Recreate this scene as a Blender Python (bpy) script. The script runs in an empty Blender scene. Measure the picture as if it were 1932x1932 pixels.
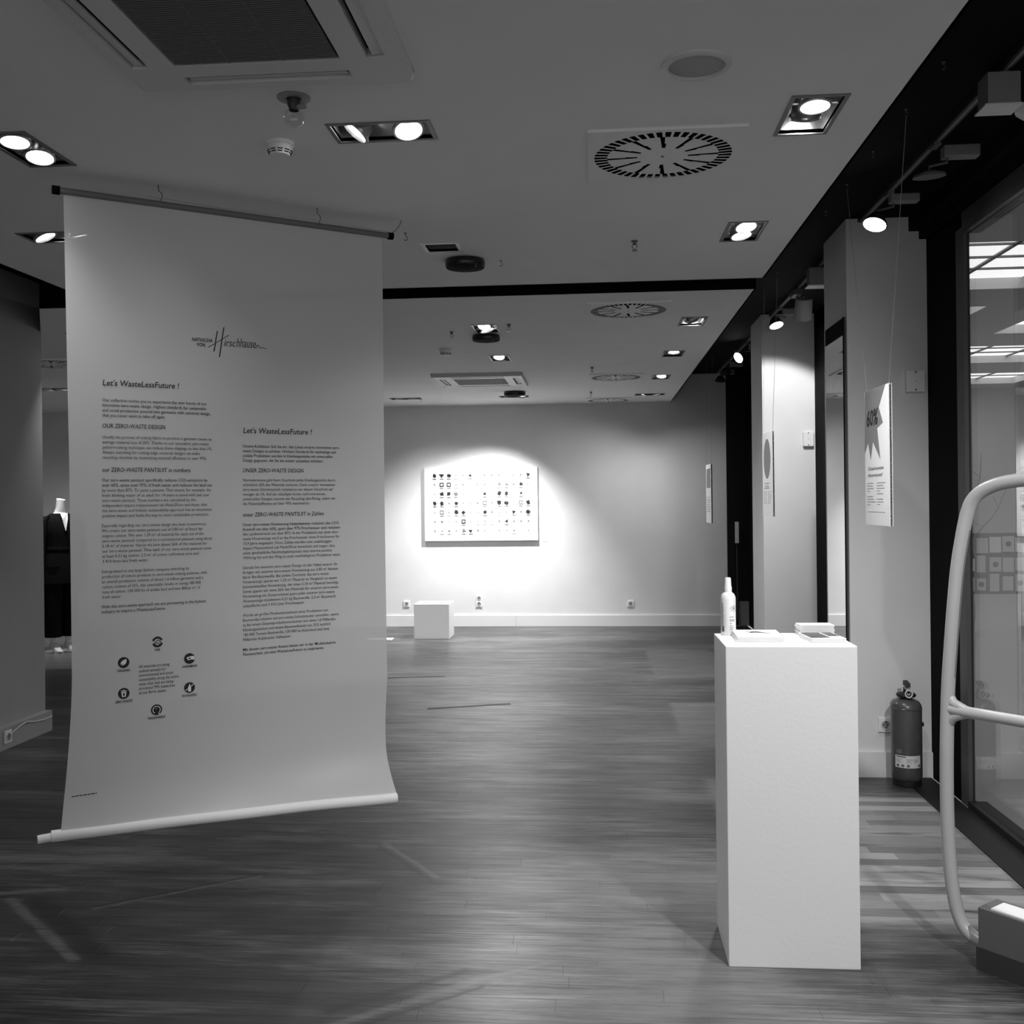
import bpy, math, random
from mathutils import Vector, Matrix
random.seed(7)
R = math.radians
sc = bpy.context.scene
col = sc.collection

# ------------------------------------------------------------------ camera
F_PX = 1935.0
cam_d = bpy.data.cameras.new('camera')
cam = bpy.data.objects.new('camera', cam_d); col.objects.link(cam)
cam_d.sensor_width = 36.0
cam_d.lens = F_PX / 1932.0 * 36.0
cam_d.shift_y = -18.3 / 1932.0
cam_d.clip_start = 0.05
YAW = math.atan(159 / 1935.0)
cam.matrix_world = Matrix.Translation((0, 0, 1.55)) @ Matrix.Rotation(YAW, 4, 'Z') @ Matrix.Rotation(R(90), 4, 'X') @ Matrix.Rotation(-0.011, 4, 'Z')
sc.camera = cam

# ------------------------------------------------------------------ world, exposure
world = bpy.data.worlds.new('world'); sc.world = world
world.use_nodes = True
bg = world.node_tree.nodes['Background']
bg.inputs[0].default_value = (1, 1, 1, 1)
bg.inputs[1].default_value = 0.50
sc.view_settings.view_transform = 'Standard'
sc.view_settings.look = 'None'
sc.view_settings.exposure = 0.55
sc.view_settings.gamma = 1.0
sc.view_settings.use_curve_mapping = False

ZC = 2.774      # underside of the white suspended ceiling
ZB = 3.11       # underside of the black ceiling above it
SX = 0.937      # free edge of the white ceiling
YB = 12.80      # back wall
XG = 1.86       # shop-front glass

# ------------------------------------------------------------------ materials
def mat(name, grey, rough=0.6, metal=0.0, emit=0.0, spec=0.5, bump=0.0, bscale=40.0, var=0.0, vscale=3.0):
    m = bpy.data.materials.new(name); m.use_nodes = True
    nt = m.node_tree; b = nt.nodes['Principled BSDF']
    b.inputs['Base Color'].default_value = (grey, grey, grey, 1)
    b.inputs['Roughness'].default_value = rough
    b.inputs['Metallic'].default_value = metal
    b.inputs['Specular IOR Level'].default_value = spec
    if emit:
        b.inputs['Emission Color'].default_value = (1, 1, 1, 1)
        b.inputs['Emission Strength'].default_value = emit
    if bump or var:
        tc = nt.nodes.new('ShaderNodeTexCoord')
    if bump:
        n = nt.nodes.new('ShaderNodeTexNoise'); n.inputs['Scale'].default_value = bscale; n.inputs['Detail'].default_value = 3
        nt.links.new(tc.outputs['Object'], n.inputs['Vector'])
        bp = nt.nodes.new('ShaderNodeBump'); bp.inputs['Strength'].default_value = bump; bp.inputs['Distance'].default_value = 0.01
        nt.links.new(n.outputs['Fac'], bp.inputs['Height']); nt.links.new(bp.outputs['Normal'], b.inputs['Normal'])
    if var:
        n = nt.nodes.new('ShaderNodeTexNoise'); n.inputs['Scale'].default_value = vscale; n.inputs['Detail'].default_value = 4
        nt.links.new(tc.outputs['Object'], n.inputs['Vector'])
        r = nt.nodes.new('ShaderNodeMapRange')
        r.inputs[1].default_value = 0.3; r.inputs[2].default_value = 0.7
        r.inputs[3].default_value = grey * (1 - var); r.inputs[4].default_value = min(1, grey * (1 + var))
        nt.links.new(n.outputs['Fac'], r.inputs[0]); nt.links.new(r.outputs[0], b.inputs['Base Color'])
    return m

M = {}
M['wall'] = mat('wall_paint', 0.72, 0.75, bump=0.12, bscale=160, var=0.03)
M['ceil'] = mat('ceiling_paint', 0.82, 0.8, bump=0.06, bscale=90, var=0.02)
M['black'] = mat('black_paint', 0.003, 0.8, spec=0.08)
M['blackgloss'] = mat('black_gloss', 0.006, 0.25)
M['darkgrey'] = mat('dark_grey', 0.035, 0.5)
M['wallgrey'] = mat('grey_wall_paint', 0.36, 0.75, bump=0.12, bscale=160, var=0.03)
M['base'] = mat('baseboard_paint', 0.74, 0.45)
M['plinth'] = mat('plinth_paint', 0.86, 0.55, bump=0.05, bscale=60)
M['white'] = mat('white_plastic', 0.8, 0.4)
M['offwhite'] = mat('offwhite_plastic', 0.62, 0.45)
M['grey'] = mat('grey_metal', 0.28, 0.4)
M['midgrey'] = mat('mid_grey', 0.16, 0.5)
M['alu'] = mat('aluminium', 0.55, 0.28, metal=0.9)
M['trim'] = mat('trim_grey', 0.18, 0.45, metal=0.3)
M['chrome'] = mat('chrome', 0.75, 0.12, metal=1.0)
M['emit'] = mat('lamp_light', 0.9, 0.5, emit=9.0)
M['grille'] = mat('grille_dark', 0.12, 0.6)
M['grilleb'] = mat('grille_back', 0.012, 0.8)
M['speaker'] = mat('speaker_mesh', 0.40, 0.7, bump=0.3, bscale=300)
M['ink'] = mat('ink', 0.010, 0.7)
M['inkgrey'] = mat('ink_grey', 0.14, 0.7)
M['paper'] = mat('paper', 0.82, 0.7)
M['paperedge'] = mat('paper_edge', 0.66, 0.8)
M['board'] = mat('board_face', 0.84, 0.6)
M['boardgrey'] = mat('board_print_grey', 0.20, 0.6)
M['card'] = mat('corrugated_core', 0.7, 0.8)
M['tube'] = mat('tube_paint', 0.42, 0.33)
M['block'] = mat('base_block_grey', 0.11, 0.45)
M['suit'] = mat('black_suit_cloth', 0.005, 0.9, spec=0.1, bump=0.2, bscale=200)
M['mannequin'] = mat('mannequin_white', 0.8, 0.4)
M['red'] = mat('extinguisher_paint', 0.075, 0.28, var=0.15, vscale=20)
M['rubber'] = mat('black_rubber', 0.01, 0.5)
M['wire'] = mat('wire', 0.5, 0.35, metal=0.5)
M['strip'] = mat('dark_threshold', 0.010, 0.6, spec=0.25)
M['frame'] = mat('window_frame_grey', 0.06, 0.4)
M['mallceil'] = mat('mall_soffit', 0.65, 0.7)
M['mallwall'] = mat('mall_wall', 0.6, 0.7)
M['mallfloor'] = mat('mall_floor', 0.35, 0.3)
M['lum'] = mat('luminous_panel', 0.8, 0.5, emit=1.0)
M['hook'] = mat('hook_metal', 0.12, 0.4, metal=0.6)
M['photo'] = mat('cover_print', 0.05, 0.4, var=0.8, vscale=25)
M['tape'] = mat('dark_tape', 0.012, 0.5)

def glass_mat():
    m = bpy.data.materials.new('clear_glass'); m.use_nodes = True
    nt = m.node_tree; nt.nodes.clear()
    o = nt.nodes.new('ShaderNodeOutputMaterial'); mx = nt.nodes.new('ShaderNodeMixShader')
    t = nt.nodes.new('ShaderNodeBsdfTransparent'); t.inputs[0].default_value = (0.9, 0.9, 0.9, 1)
    g = nt.nodes.new('ShaderNodeBsdfGlossy'); g.inputs['Roughness'].default_value = 0.01; g.inputs[0].default_value = (1, 1, 1, 1)
    f = nt.nodes.new('ShaderNodeFresnel'); ge = nt.nodes.new('ShaderNodeNewGeometry')
    io = nt.nodes.new('ShaderNodeMapRange'); io.inputs[3].default_value = 1.5; io.inputs[4].default_value = 1 / 1.5
    nt.links.new(ge.outputs['Backfacing'], io.inputs[0]); nt.links.new(io.outputs[0], f.inputs[0])
    nt.links.new(f.outputs[0], mx.inputs[0]); nt.links.new(t.outputs[0], mx.inputs[1]); nt.links.new(g.outputs[0], mx.inputs[2])
    nt.links.new(mx.outputs[0], o.inputs[0])
    return m
M['glass'] = glass_mat()
M['mirror'] = mat('mirror_silver', 0.9, 0.0, metal=1.0)

def banner_mat():
    m = bpy.data.materials.new('banner_film'); m.use_nodes = True
    nt = m.node_tree; nt.nodes.clear()
    o = nt.nodes.new('ShaderNodeOutputMaterial')
    d = nt.nodes.new('ShaderNodeBsdfPrincipled'); d.inputs['Base Color'].default_value = (0.66, 0.66, 0.66, 1); d.inputs['Roughness'].default_value = 0.4
    tl = nt.nodes.new('ShaderNodeBsdfTranslucent'); tl.inputs[0].default_value = (0.8, 0.8, 0.8, 1)
    tp = nt.nodes.new('ShaderNodeBsdfTransparent')
    m1 = nt.nodes.new('ShaderNodeMixShader'); m1.inputs[0].default_value = 0.28
    m2 = nt.nodes.new('ShaderNodeMixShader'); m2.inputs[0].default_value = 0.06
    nt.links.new(d.outputs[0], m1.inputs[1]); nt.links.new(tl.outputs[0], m1.inputs[2])
    nt.links.new(m1.outputs[0], m2.inputs[1]); nt.links.new(tp.outputs[0], m2.inputs[2])
    nt.links.new(m2.outputs[0], o.inputs[0])
    return m
M['banner'] = banner_mat()

def floor_mat():
    """dark worn parquet: streaky grain along X, plank tone attribute, bare patches and scuffs with their own outlines"""
    m = bpy.data.materials.new('worn_parquet'); m.use_nodes = True
    nt = m.node_tree; b = nt.nodes['Principled BSDF']; L = nt.links.new
    def N(t, **k):
        n = nt.nodes.new(t)
        for a, v in k.items(): setattr(n, a, v)
        return n
    geo = N('ShaderNodeNewGeometry')
    pos = geo.outputs['Position']
    def noise(scale, detail=4, rough=0.55, sc3=(1, 1, 1), off=(0, 0, 0)):
        mp = N('ShaderNodeMapping'); mp.inputs['Scale'].default_value = sc3; mp.inputs['Location'].default_value = off; L(pos, mp.inputs['Vector'])
        n = N('ShaderNodeTexNoise'); n.inputs['Scale'].default_value = scale; n.inputs['Detail'].default_value = detail; n.inputs['Roughness'].default_value = rough
        L(mp.outputs[0], n.inputs['Vector']); return n.outputs['Fac']
    def math_(op, a, c, clamp=False):
        n = N('ShaderNodeMath', operation=op, use_clamp=clamp)
        for i, v in enumerate((a, c)):
            if v is None: continue
            if isinstance(v, (int, float)): n.inputs[i].default_value = v
            else: L(v, n.inputs[i])
        return n.outputs[0]
    def rng(v, a, c, d=0.0, e=1.0):
        n = N('ShaderNodeMapRange', clamp=True)
        n.inputs[1].default_value = a; n.inputs[2].default_value = c; n.inputs[3].default_value = d; n.inputs[4].default_value = e
        L(v, n.inputs[0]); return n.outputs[0]
    sep = N('ShaderNodeSeparateXYZ'); L(pos, sep.inputs[0])
    wob = noise(3.0, 5, 0.6, (0.5, 2.5, 1))
    wx = math_('ADD', sep.outputs[0], math_('MULTIPLY', math_('SUBTRACT', wob, 0.5), 0.10))
    wy = math_('ADD', sep.outputs[1], math_('MULTIPLY', math_('SUBTRACT', noise(5.0, 4, 0.6, (0.7, 2, 1), (3, 1, 0)), 0.5), 0.06))
    def rect(x0, x1, y0, y1, s=0.02):
        a = rng(wx, x0 - s, x0 + s); c = rng(wx, x1 + s, x1 - s); d = rng(wy, y0 - s, y0 + s); e = rng(wy, y1 + s, y1 - s)
        return math_('MULTIPLY', math_('MULTIPLY', a, c), math_('MULTIPLY', d, e))
    ux = math_('ADD', sep.outputs[0], math_('MULTIPLY', math_('SUBTRACT', noise(9.0, 4, 0.6, (1, 1, 1), (4, 4, 0)), 0.5), 0.03))
    uy = math_('ADD', sep.outputs[1], math_('MULTIPLY', math_('SUBTRACT', noise(11.0, 4, 0.6, (1, 1, 1), (1, 8, 0)), 0.5), 0.03))
    def seg(x0, y0, x1, y1, w0, w1):
        dx, dy = x1 - x0, y1 - y0; l2 = dx * dx + dy * dy
        px = math_('SUBTRACT', ux, x0); py = math_('SUBTRACT', uy, y0)
        t = math_('ADD', math_('MULTIPLY', px, dx / l2), math_('MULTIPLY', py, dy / l2), True)
        qx = math_('SUBTRACT', px, math_('MULTIPLY', t, dx)); qy = math_('SUBTRACT', py, math_('MULTIPLY', t, dy))
        d = math_('SQRT', math_('ADD', math_('MULTIPLY', qx, qx), math_('MULTIPLY', qy, qy)), None)
        return rng(d, w1, w0)
    # streaks and blotches
    streak = noise(2.2, 6, 0.68, (0.9, 6.0, 1))
    fine = noise(9.0, 5, 0.7, (0.35, 9.0, 1), (5, 2, 0))
    blotch = noise(0.9, 5, 0.6, (0.6, 1.1, 1), (1.3, 4.1, 0))
    att = N('ShaderNodeAttribute', attribute_name='tone')
    scr = noise(16.0, 6, 0.75, (0.22, 6.0, 1), (2, 7, 0))
    big = noise(1.1, 6, 0.62, (0.40, 1.5, 1), (7.7, 2.3, 0))
    def soft(x0, x1, y0, y1, s_):
        a = rng(sep.outputs[0], x0 - s_, x0 + s_); c = rng(sep.outputs[0], x1 + s_, x1 - s_); d = rng(sep.outputs[1], y0 - s_, y0 + s_); e = rng(sep.outputs[1], y1 + s_, y1 - s_)
        return math_('MULTIPLY', math_('MULTIPLY', a, c), math_('MULTIPLY', d, e))
    trod_sheen = math_('MAXIMUM', math_('MULTIPLY', soft(-0.35, 0.9, 2.9, 4.75, 0.45), 0.42), math_('MULTIPLY', soft(-1.6, 0.5, 5.6, 12.0, 0.9), 0.20))  # trodden wear in front; rear zone paints the back wall's reflection into the colour
    lines = math_('ADD', math_('ADD', math_('MULTIPLY', rng(streak, 0.34, 0.66), 0.42), math_('MULTIPLY', rng(fine, 0.36, 0.64), 0.32)), math_('MULTIPLY', rng(scr, 0.36, 0.64), 0.26))
    wear_sheen = rng(math_('ADD', math_('ADD', math_('MULTIPLY', big, 1.25), math_('SUBTRACT', trod_sheen, 0.16)), math_('MULTIPLY', math_('SUBTRACT', lines, 0.5), 0.34)), 0.48, 0.86)
    v = math_('ADD', math_('MULTIPLY', lines, 0.9), math_('MULTIPLY', att.outputs['Fac'], 0.12))
    lowc = rng(v, 0.15, 0.95, 0.016, 0.068)
    highc = rng(v, 0.10, 0.95, 0.085, 0.26)
    def mixf(f, a, c):
        n = N('ShaderNodeMix', data_type='FLOAT'); L(f, n.inputs[0]); L(a, n.inputs[2]); L(c, n.inputs[3]); return n.outputs[0]
    dark = mixf(wear_sheen, lowc, highc)
    # bare, lighter boards by the shop front and two sanded patches
    bare = math_('MULTIPLY', rect(0.80, 1.668, 3.84, 5.45, 0.03), rng(noise(6, 4, 0.6, (0.4, 3, 1), (9, 9, 0)), 0.25, 0.45))
    bare_v = math_('ADD', math_('MULTIPLY', att.outputs['Fac'], 0.75), math_('MULTIPLY', rng(fine, 0.3, 0.7), 0.35))
    bare_c = rng(bare_v, 0.0, 1.1, 0.08, 0.34)
    pat = math_('MAXIMUM', rect(0.49, 1.15, 9.07, 10.75), math_('MAXIMUM', rect(0.54, 1.15, 6.83, 7.95), math_('MULTIPLY', rect(0.58, 0.86, 3.95, 5.77), 0.8)))
    pat = math_('MAXIMUM', pat, rect(-8.5, -4.3, 9.45, 12.8))
    pat_c = rng(v, 0.1, 0.95, 0.07, 0.19)
    scuff = math_('MAXIMUM', math_('MAXIMUM', seg(-0.985, 4.62, -0.674, 4.21, 0.006, 0.018), seg(-1.95, 3.81, -1.414, 4.18, 0.003, 0.012)),
                  math_('MAXIMUM', seg(-0.80, 2.99, -0.40, 3.31, 0.010, 0.028), seg(-0.40, 3.31, -0.15, 3.46, 0.004, 0.018)))
    scuff = math_('MAXIMUM', scuff, math_('MAXIMUM', seg(-2.45, 3.93, -2.17, 4.00, 0.012, 0.03), seg(-2.33, 3.88, -1.80, 3.38, 0.010, 0.030)))
    dk = math_('MAXIMUM', seg(-0.99, 4.56, -0.69, 4.17, 0.006, 0.016), math_('MAXIMUM', seg(-0.83, 3.08, -0.45, 3.37, 0.006, 0.030), seg(-2.22, 3.88, -1.73, 3.42, 0.022, 0.060)))
    dk = math_('MAXIMUM', dk, math_('MAXIMUM', seg(-1.95, 3.84, -1.40, 4.215, 0.003, 0.010), seg(-0.76, 2.96, -0.38, 3.265, 0.004, 0.014)))
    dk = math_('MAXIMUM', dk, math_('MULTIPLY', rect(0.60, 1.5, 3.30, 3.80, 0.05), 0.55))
    def mix(f, a, c):
        n = N('ShaderNodeMix', data_type='FLOAT'); L(f, n.inputs[0])
        for i, q in ((2, a), (3, c)):
            if isinstance(q, (int, float)): n.inputs[i].default_value = q
            else: L(q, n.inputs[i])
        return n.outputs[0]
    c = mix(pat, dark, pat_c)
    c = mix(bare, c, bare_c)
    c = mix(math_('MULTIPLY', math_('MULTIPLY', scuff, rng(scr, 0.35, 0.55)), 0.8), c, 0.15)
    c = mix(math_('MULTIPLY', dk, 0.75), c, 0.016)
    L(c, b.inputs['Base Color'])
    rr = rng(v, 0.1, 1.0, 0.40, 0.28)
    L(rr, b.inputs['Roughness'])
    b.inputs['Specular IOR Level'].default_value = 0.45
    bp = N('ShaderNodeBump'); bp.inputs['Strength'].default_value = 0.12; bp.inputs['Distance'].default_value = 0.004
    L(fine, bp.inputs['Height']); L(bp.outputs[0], b.inputs['Normal'])
    return m
M['floor'] = floor_mat()

# ------------------------------------------------------------------ mesh helpers
class MB:
    def __init__(s): s.v = []; s.f = []
    def box(s, x0, x1, y0, y1, z0, z1):
        b = len(s.v)
        s.v += [(x0, y0, z0), (x1, y0, z0), (x1, y1, z0), (x0, y1, z0), (x0, y0, z1), (x1, y0, z1), (x1, y1, z1), (x0, y1, z1)]
        s.f += [tuple(b + i for i in q) for q in ((0, 3, 2, 1), (4, 5, 6, 7), (0, 1, 5, 4), (1, 2, 6, 5), (2, 3, 7, 6), (3, 0, 4, 7))]
        return s
    def cbox(s, x0, x1, y0, y1, z0, z1, c):
        """box with chamfered edges"""
        import bmesh
        bm = bmesh.new()
        t = MB().box(x0, x1, y0, y1, z0, z1)
        vs = [bm.verts.new(p) for p in t.v]
        for f in t.f: bm.faces.new([vs[i] for i in f])
        bmesh.ops.bevel(bm, geom=bm.edges[:], offset=c, segments=2, affect='EDGES', profile=0.6)
        bm.verts.index_update()
        b = len(s.v); s.v += [tuple(v.co) for v in bm.verts]; s.f += [tuple(b + v.index for v in f.verts) for f in bm.faces]
        bm.free(); return s
    def rings(s, rings, cap=True, closed=False):
        b = len(s.v); n = len(rings[0])
        for r in rings: s.v += [tuple(p) for p in r]
        k = len(rings)
        for i in range(k if closed else k - 1):
            j = (i + 1) % k
            for a in range(n):
                c = (a + 1) % n
                s.f.append((b + i * n + a, b + i * n + c, b + j * n + c, b + j * n + a))
        if cap and not closed:
            s.f.append(tuple(b + a for a in reversed(range(n)))); s.f.append(tuple(b + (k - 1) * n + a for a in range(n)))
        return s
    def cyl(s, p0, p1, r0, r1=None, n=16, cap=True):
        r1 = r0 if r1 is None else r1
        p0, p1 = Vector(p0), Vector(p1); d = (p1 - p0).normalized()
        q = d.to_track_quat('Z', 'Y')
        ring = lambda p, r: [p + q @ Vector((r * math.cos(2 * math.pi * i / n), r * math.sin(2 * math.pi * i / n), 0)) for i in range(n)]
        return s.rings([ring(p0, r0), ring(p1, r1)], cap)
    def lathe(s, prof, n=24, o=(0, 0, 0), q=None, cap=False):
        o = Vector(o)
        rs = []
        for r, z in prof:
            ring = [Vector((r * math.cos(2 * math.pi * i / n), r * math.sin(2 * math.pi * i / n), z)) for i in range(n)]
            rs.append([o + (q @ p if q else p) for p in ring])
        return s.rings(rs, cap)
    def tube(s, pts, r, n=10, closed=False, cap=True):
        pts = [Vector(p) for p in pts]; rs = []
        k = len(pts); up = None
        for i, p in enumerate(pts):
            a = pts[(i - 1) % k] if (closed or i > 0) else p
            c = pts[(i + 1) % k] if (closed or i < k - 1) else p
            d = (c - a).normalized()
            if up is None:
                up = Vector((0, 0, 1)) if abs(d.z) < 0.9 else Vector((1, 0, 0))
            x = up.cross(d)
            if x.length < 1e-6: x = Vector((1, 0, 0)).cross(d)
            x.normalize(); up = d.cross(x).normalized()
            rr = r[i] if isinstance(r, (list, tuple)) else r
            rs.append([p + x * rr * math.cos(2 * math.pi * j / n) + up * rr * math.sin(2 * math.pi * j / n) for j in range(n)])
        return s.rings(rs, cap, closed)
    def prism(s, poly, fn, t0, t1):
        """poly: 2D points; fn(u, v, t) -> 3D; solid between t0 and t1"""
        n = len(poly); b = len(s.v)
        s.v += [tuple(fn(u, v, t0)) for u, v in poly] + [tuple(fn(u, v, t1)) for u, v in poly]
        s.f.append(tuple(b + i for i in range(n))); s.f.append(tuple(b + n + i for i in reversed(range(n))))
        for i in range(n):
            j = (i + 1) % n
            s.f.append((b + i, b + n + i, b + n + j, b + j))
        return s
    def mesh(s, name, m, smooth=False):
        me = bpy.data.meshes.new(name); me.from_pydata([tuple(p) for p in s.v], [], s.f); me.update()
        if m: me.materials.append(m)
        if smooth:
            for p in me.polygons: p.use_smooth = True
            me.update()
        return me
    def build(s, name, m, parent=None, smooth=False, **k):
        return link(name, s.mesh(name, M[m] if isinstance(m, str) else m, smooth), parent, **k)

def fixn(o):
    """consistent outward normals"""
    import bmesh
    bm = bmesh.new(); bm.from_mesh(o.data); bmesh.ops.recalc_face_normals(bm, faces=bm.faces[:]); bm.to_mesh(o.data); bm.free()
    return o

def tag(o, label=None, cat=None, group=None, kind=None):
    if label: o['label'] = label
    if cat: o['category'] = cat
    if group: o['group'] = group
    if kind: o['kind'] = kind
    return o
def link(name, me, parent=None, label=None, cat=None, group=None, kind=None):
    o = bpy.data.objects.new(name, me); col.objects.link(o)
    if parent: o.parent = parent
    tag(o, label, cat, group, kind)
    if me is not None: fixn(o)
    return o
def thing(name, loc, label, cat, rz=0.0, group=None):
    o = bpy.data.objects.new(name, None); col.objects.link(o)
    o.empty_display_size = 0.1; o.location = loc; o.rotation_euler = (0, 0, rz)
    return tag(o, label, cat, group)
def smooth_angle(o, deg=35):
    for p in o.data.polygons: p.use_smooth = True
    try:
        o.data.set_sharp_from_angle(angle=R(deg))
    except Exception: pass
    return o
def spot(parent, loc, direction, watts, deg, blend=0.5, rad=0.03):
    l = bpy.data.lights.new('bulb_light', 'SPOT'); l.energy = watts; l.spot_size = R(deg); l.spot_blend = blend; l.shadow_soft_size = max(rad, 0.04)
    o = bpy.data.objects.new('bulb_light', l); col.objects.link(o); o.parent = parent
    o.location = loc; o.rotation_mode = 'QUATERNION'; o.rotation_quaternion = Vector(direction).to_track_quat('-Z', 'Y')
    return o

# ------------------------------------------------------------------ text helpers
_tc = {}
def text_mesh(s, size=1.0, bold=0.0, shear=0.0, spacing=1.0):
    """outline of a line of text at the origin: (verts 2D, faces, width)"""
    key = (s, bold, shear, spacing)
    if key not in _tc:
        c = bpy.data.curves.new('t', 'FONT'); c.body = s; c.size = 1.0; c.resolution_u = 2; c.offset = bold; c.shear = shear; c.space_character = spacing; c.fill_mode = 'FRONT'
        o = bpy.data.objects.new('t', c); col.objects.link(o)
        dg = bpy.context.evaluated_depsgraph_get()
        me = bpy.data.meshes.new_from_object(o.evaluated_get(dg))
        v = [(p.co.x, p.co.y) for p in me.vertices]; f = [tuple(p.vertices) for p in me.polygons]
        bpy.data.objects.remove(o); bpy.data.curves.remove(c); bpy.data.meshes.remove(me)
        _tc[key] = (v, f)
    v, f = _tc[key]
    return [(x * size, y * size) for x, y in v], f
def text_lines(lines, fn, size, pitch, width=None, bold=0.0, shear=0.0, mb=None, sx=None, centre=False):
    """lines of print laid through fn(u, v): baseline of the first line at v=0, the next ones lower by pitch"""
    mb = mb or MB()
    T = [text_mesh(l, size, bold, shear) for l in lines]
    w = [max([p[0] for p in t[0]] + [0]) for t in T]
    k = sx if sx else ((width / max(w)) if width else 1.0)
    for i, (v, f) in enumerate(T):
        b = len(mb.v); o = -w[i] * k / 2 if centre else 0
        mb.v += [tuple(fn(x * k + o, y - i * pitch)) for x, y in v]
        mb.f += [tuple(b + q for q in p) for p in f]
    return mb
def link_flat(name, mb, m, parent, **k):
    """print: no normal recalculation needed"""
    me = mb.mesh(name, M[m])
    o = bpy.data.objects.new(name, me); col.objects.link(o); o.parent = parent
    return tag(o, **k)

# ================================================================== THE SHELL
# --- floor: base slab and single boards
floor = MB().box(-9, XG - 0.03, -2.5, YB, -0.12, -0.010).build('floor', 'strip', kind='structure')
def plank_verts(x0, x1, y0, y1):
    g = 0.0002; e = 0.0005
    x0 += g; x1 -= g; y0 += g; y1 -= g
    v = [(x0, y0, -0.010), (x1, y0, -0.010), (x1, y1, -0.010), (x0, y1, -0.010), (x0, y0, -e), (x1, y0, -e), (x1, y1, -e), (x0, y1, -e),
         (x0 + e, y0 + e, 0), (x1 - e, y0 + e, 0), (x1 - e, y1 - e, 0), (x0 + e, y1 - e, 0)]
    f = [(0, 1, 5, 4), (1, 2, 6, 5), (2, 3, 7, 6), (3, 0, 4, 7), (4, 5, 9, 8), (5, 6, 10, 9), (6, 7, 11, 10), (7, 4, 8, 11), (8, 9, 10, 11)]
    return v, f
def plank_mesh(name, items):
    V, Fc, T = [], [], []
    for (x0, x1, y0, y1, t) in items:
        v, f = plank_verts(x0, x1, y0, y1); b = len(V); V += v; Fc += [tuple(b + i for i in q) for q in f]; T += [t] * len(v)
    me = bpy.data.meshes.new(name); me.from_pydata(V, [], Fc); me.materials.append(M['floor'])
    a = me.attributes.new('tone', 'FLOAT', 'POINT'); a.data.foreach_set('value', T)
    me.update(); return me
rows = []
y = -2.5; W = 0.078
while y < YB - 0.001:
    y1 = min(y + W, YB); x = -9 + random.uniform(-0.6, 0)
    while x < 1.668:
        ln = random.uniform(0.45, 1.15); x1 = min(x + ln, 1.668)
        if 1.668 - x1 < 0.2: x1 = 1.668
        rows.append((max(x, -9), x1, y, y1, random.random())); x = x1
    y = y1
def in_view(p):
    x, yy = (p[0] + p[1]) / 2, (p[2] + p[3]) / 2
    if yy < 2.95: return False
    return -0.62 * yy - 0.4 < p[1] and p[0] < 0.43 * yy + 0.4
near = sorted([p for p in rows if in_view(p)], key=lambda p: p[2])[:300]
ns = set(near)
for p in near:
    link_flat_me = plank_mesh('plank', [p]); o = bpy.data.objects.new('plank', link_flat_me); col.objects.link(o); o.parent = floor
far_me = plank_mesh('far_planks', [p for p in rows if p not in ns])
o = bpy.data.objects.new('far_planks', far_me); col.objects.link(o); o.parent = floor; o['kind'] = 'stuff'
MB().box(1.67, XG - 0.03, -2.5, YB, -0.010, 0.002).build('trim_1', 'strip', kind='structure', label='dark threshold strip along the shop front')

# --- ceilings
HOLES1, HOLES2 = [], []
def slab(name, x0, x1, y0, y1, holes, notch=None):
    xs = sorted({x0, x1} | {h[i] for h in holes for i in (0, 1)} | ({notch[0]} if notch else set()))
    ys = sorted({y0, y1} | {h[i] for h in holes for i in (2, 3)} | ({notch[1]} if notch else set()))
    mb = MB(); idx = {}
    def V(i, j):
        if (i, j) not in idx: idx[(i, j)] = len(mb.v); mb.v.append((xs[i], ys[j], ZC))
        return idx[(i, j)]
    for i in range(len(xs) - 1):
        for j in range(len(ys) - 1):
            cx, cy = (xs[i] + xs[i + 1]) / 2, (ys[j] + ys[j + 1]) / 2
            if any(h[0] < cx < h[1] and h[2] < cy < h[3] for h in holes): continue
            if notch and cx < notch[0] and cy < notch[1]: continue
            mb.f.append((V(i, j), V(i, j + 1), V(i + 1, j + 1), V(i + 1, j)))
    if notch:
        b0 = len(mb.v); mb.v += [(notch[0], y0, ZC), (notch[0], notch[1], ZC), (notch[0] - 0.46, notch[1], ZC)]; mb.f.append((b0, b0 + 1, b0 + 2))
    me = mb.mesh(name, M['ceil'])
    o = bpy.data.objects.new(name, me); col.objects.link(o); o['kind'] = 'structure'
    t = 0.16
    e = MB()
    if notch:
        nx, ny = notch
        e.box(nx, x1, y0, ny, ZC + t - 0.01, ZC + t); e.box(x0, x1, ny, y1, ZC + t - 0.01, ZC + t)
        e.box(nx, x1, y0, y0 + 0.01, ZC, ZC + t - 0.01)
    else:
        e.box(x0, x1, y0, y1, ZC + t - 0.01, ZC + t); e.box(x0, x1, y1 - 0.01, y1, ZC, ZC + t - 0.01); e.box(x0, x0 + 0.01, y0, y1, ZC, ZC + t - 0.01)
    e.box(x1 - 0.01, x1, y0, y1, ZC, ZC + t - 0.01)
    e.build('slab_edge', 'darkgrey' if False else 'black', o)
    return o
MB().box(-9, XG + 0.05, -2.5, YB + 0.2, ZB, ZB + 0.1).build('ceiling_black', 'black', kind='structure')

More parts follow.
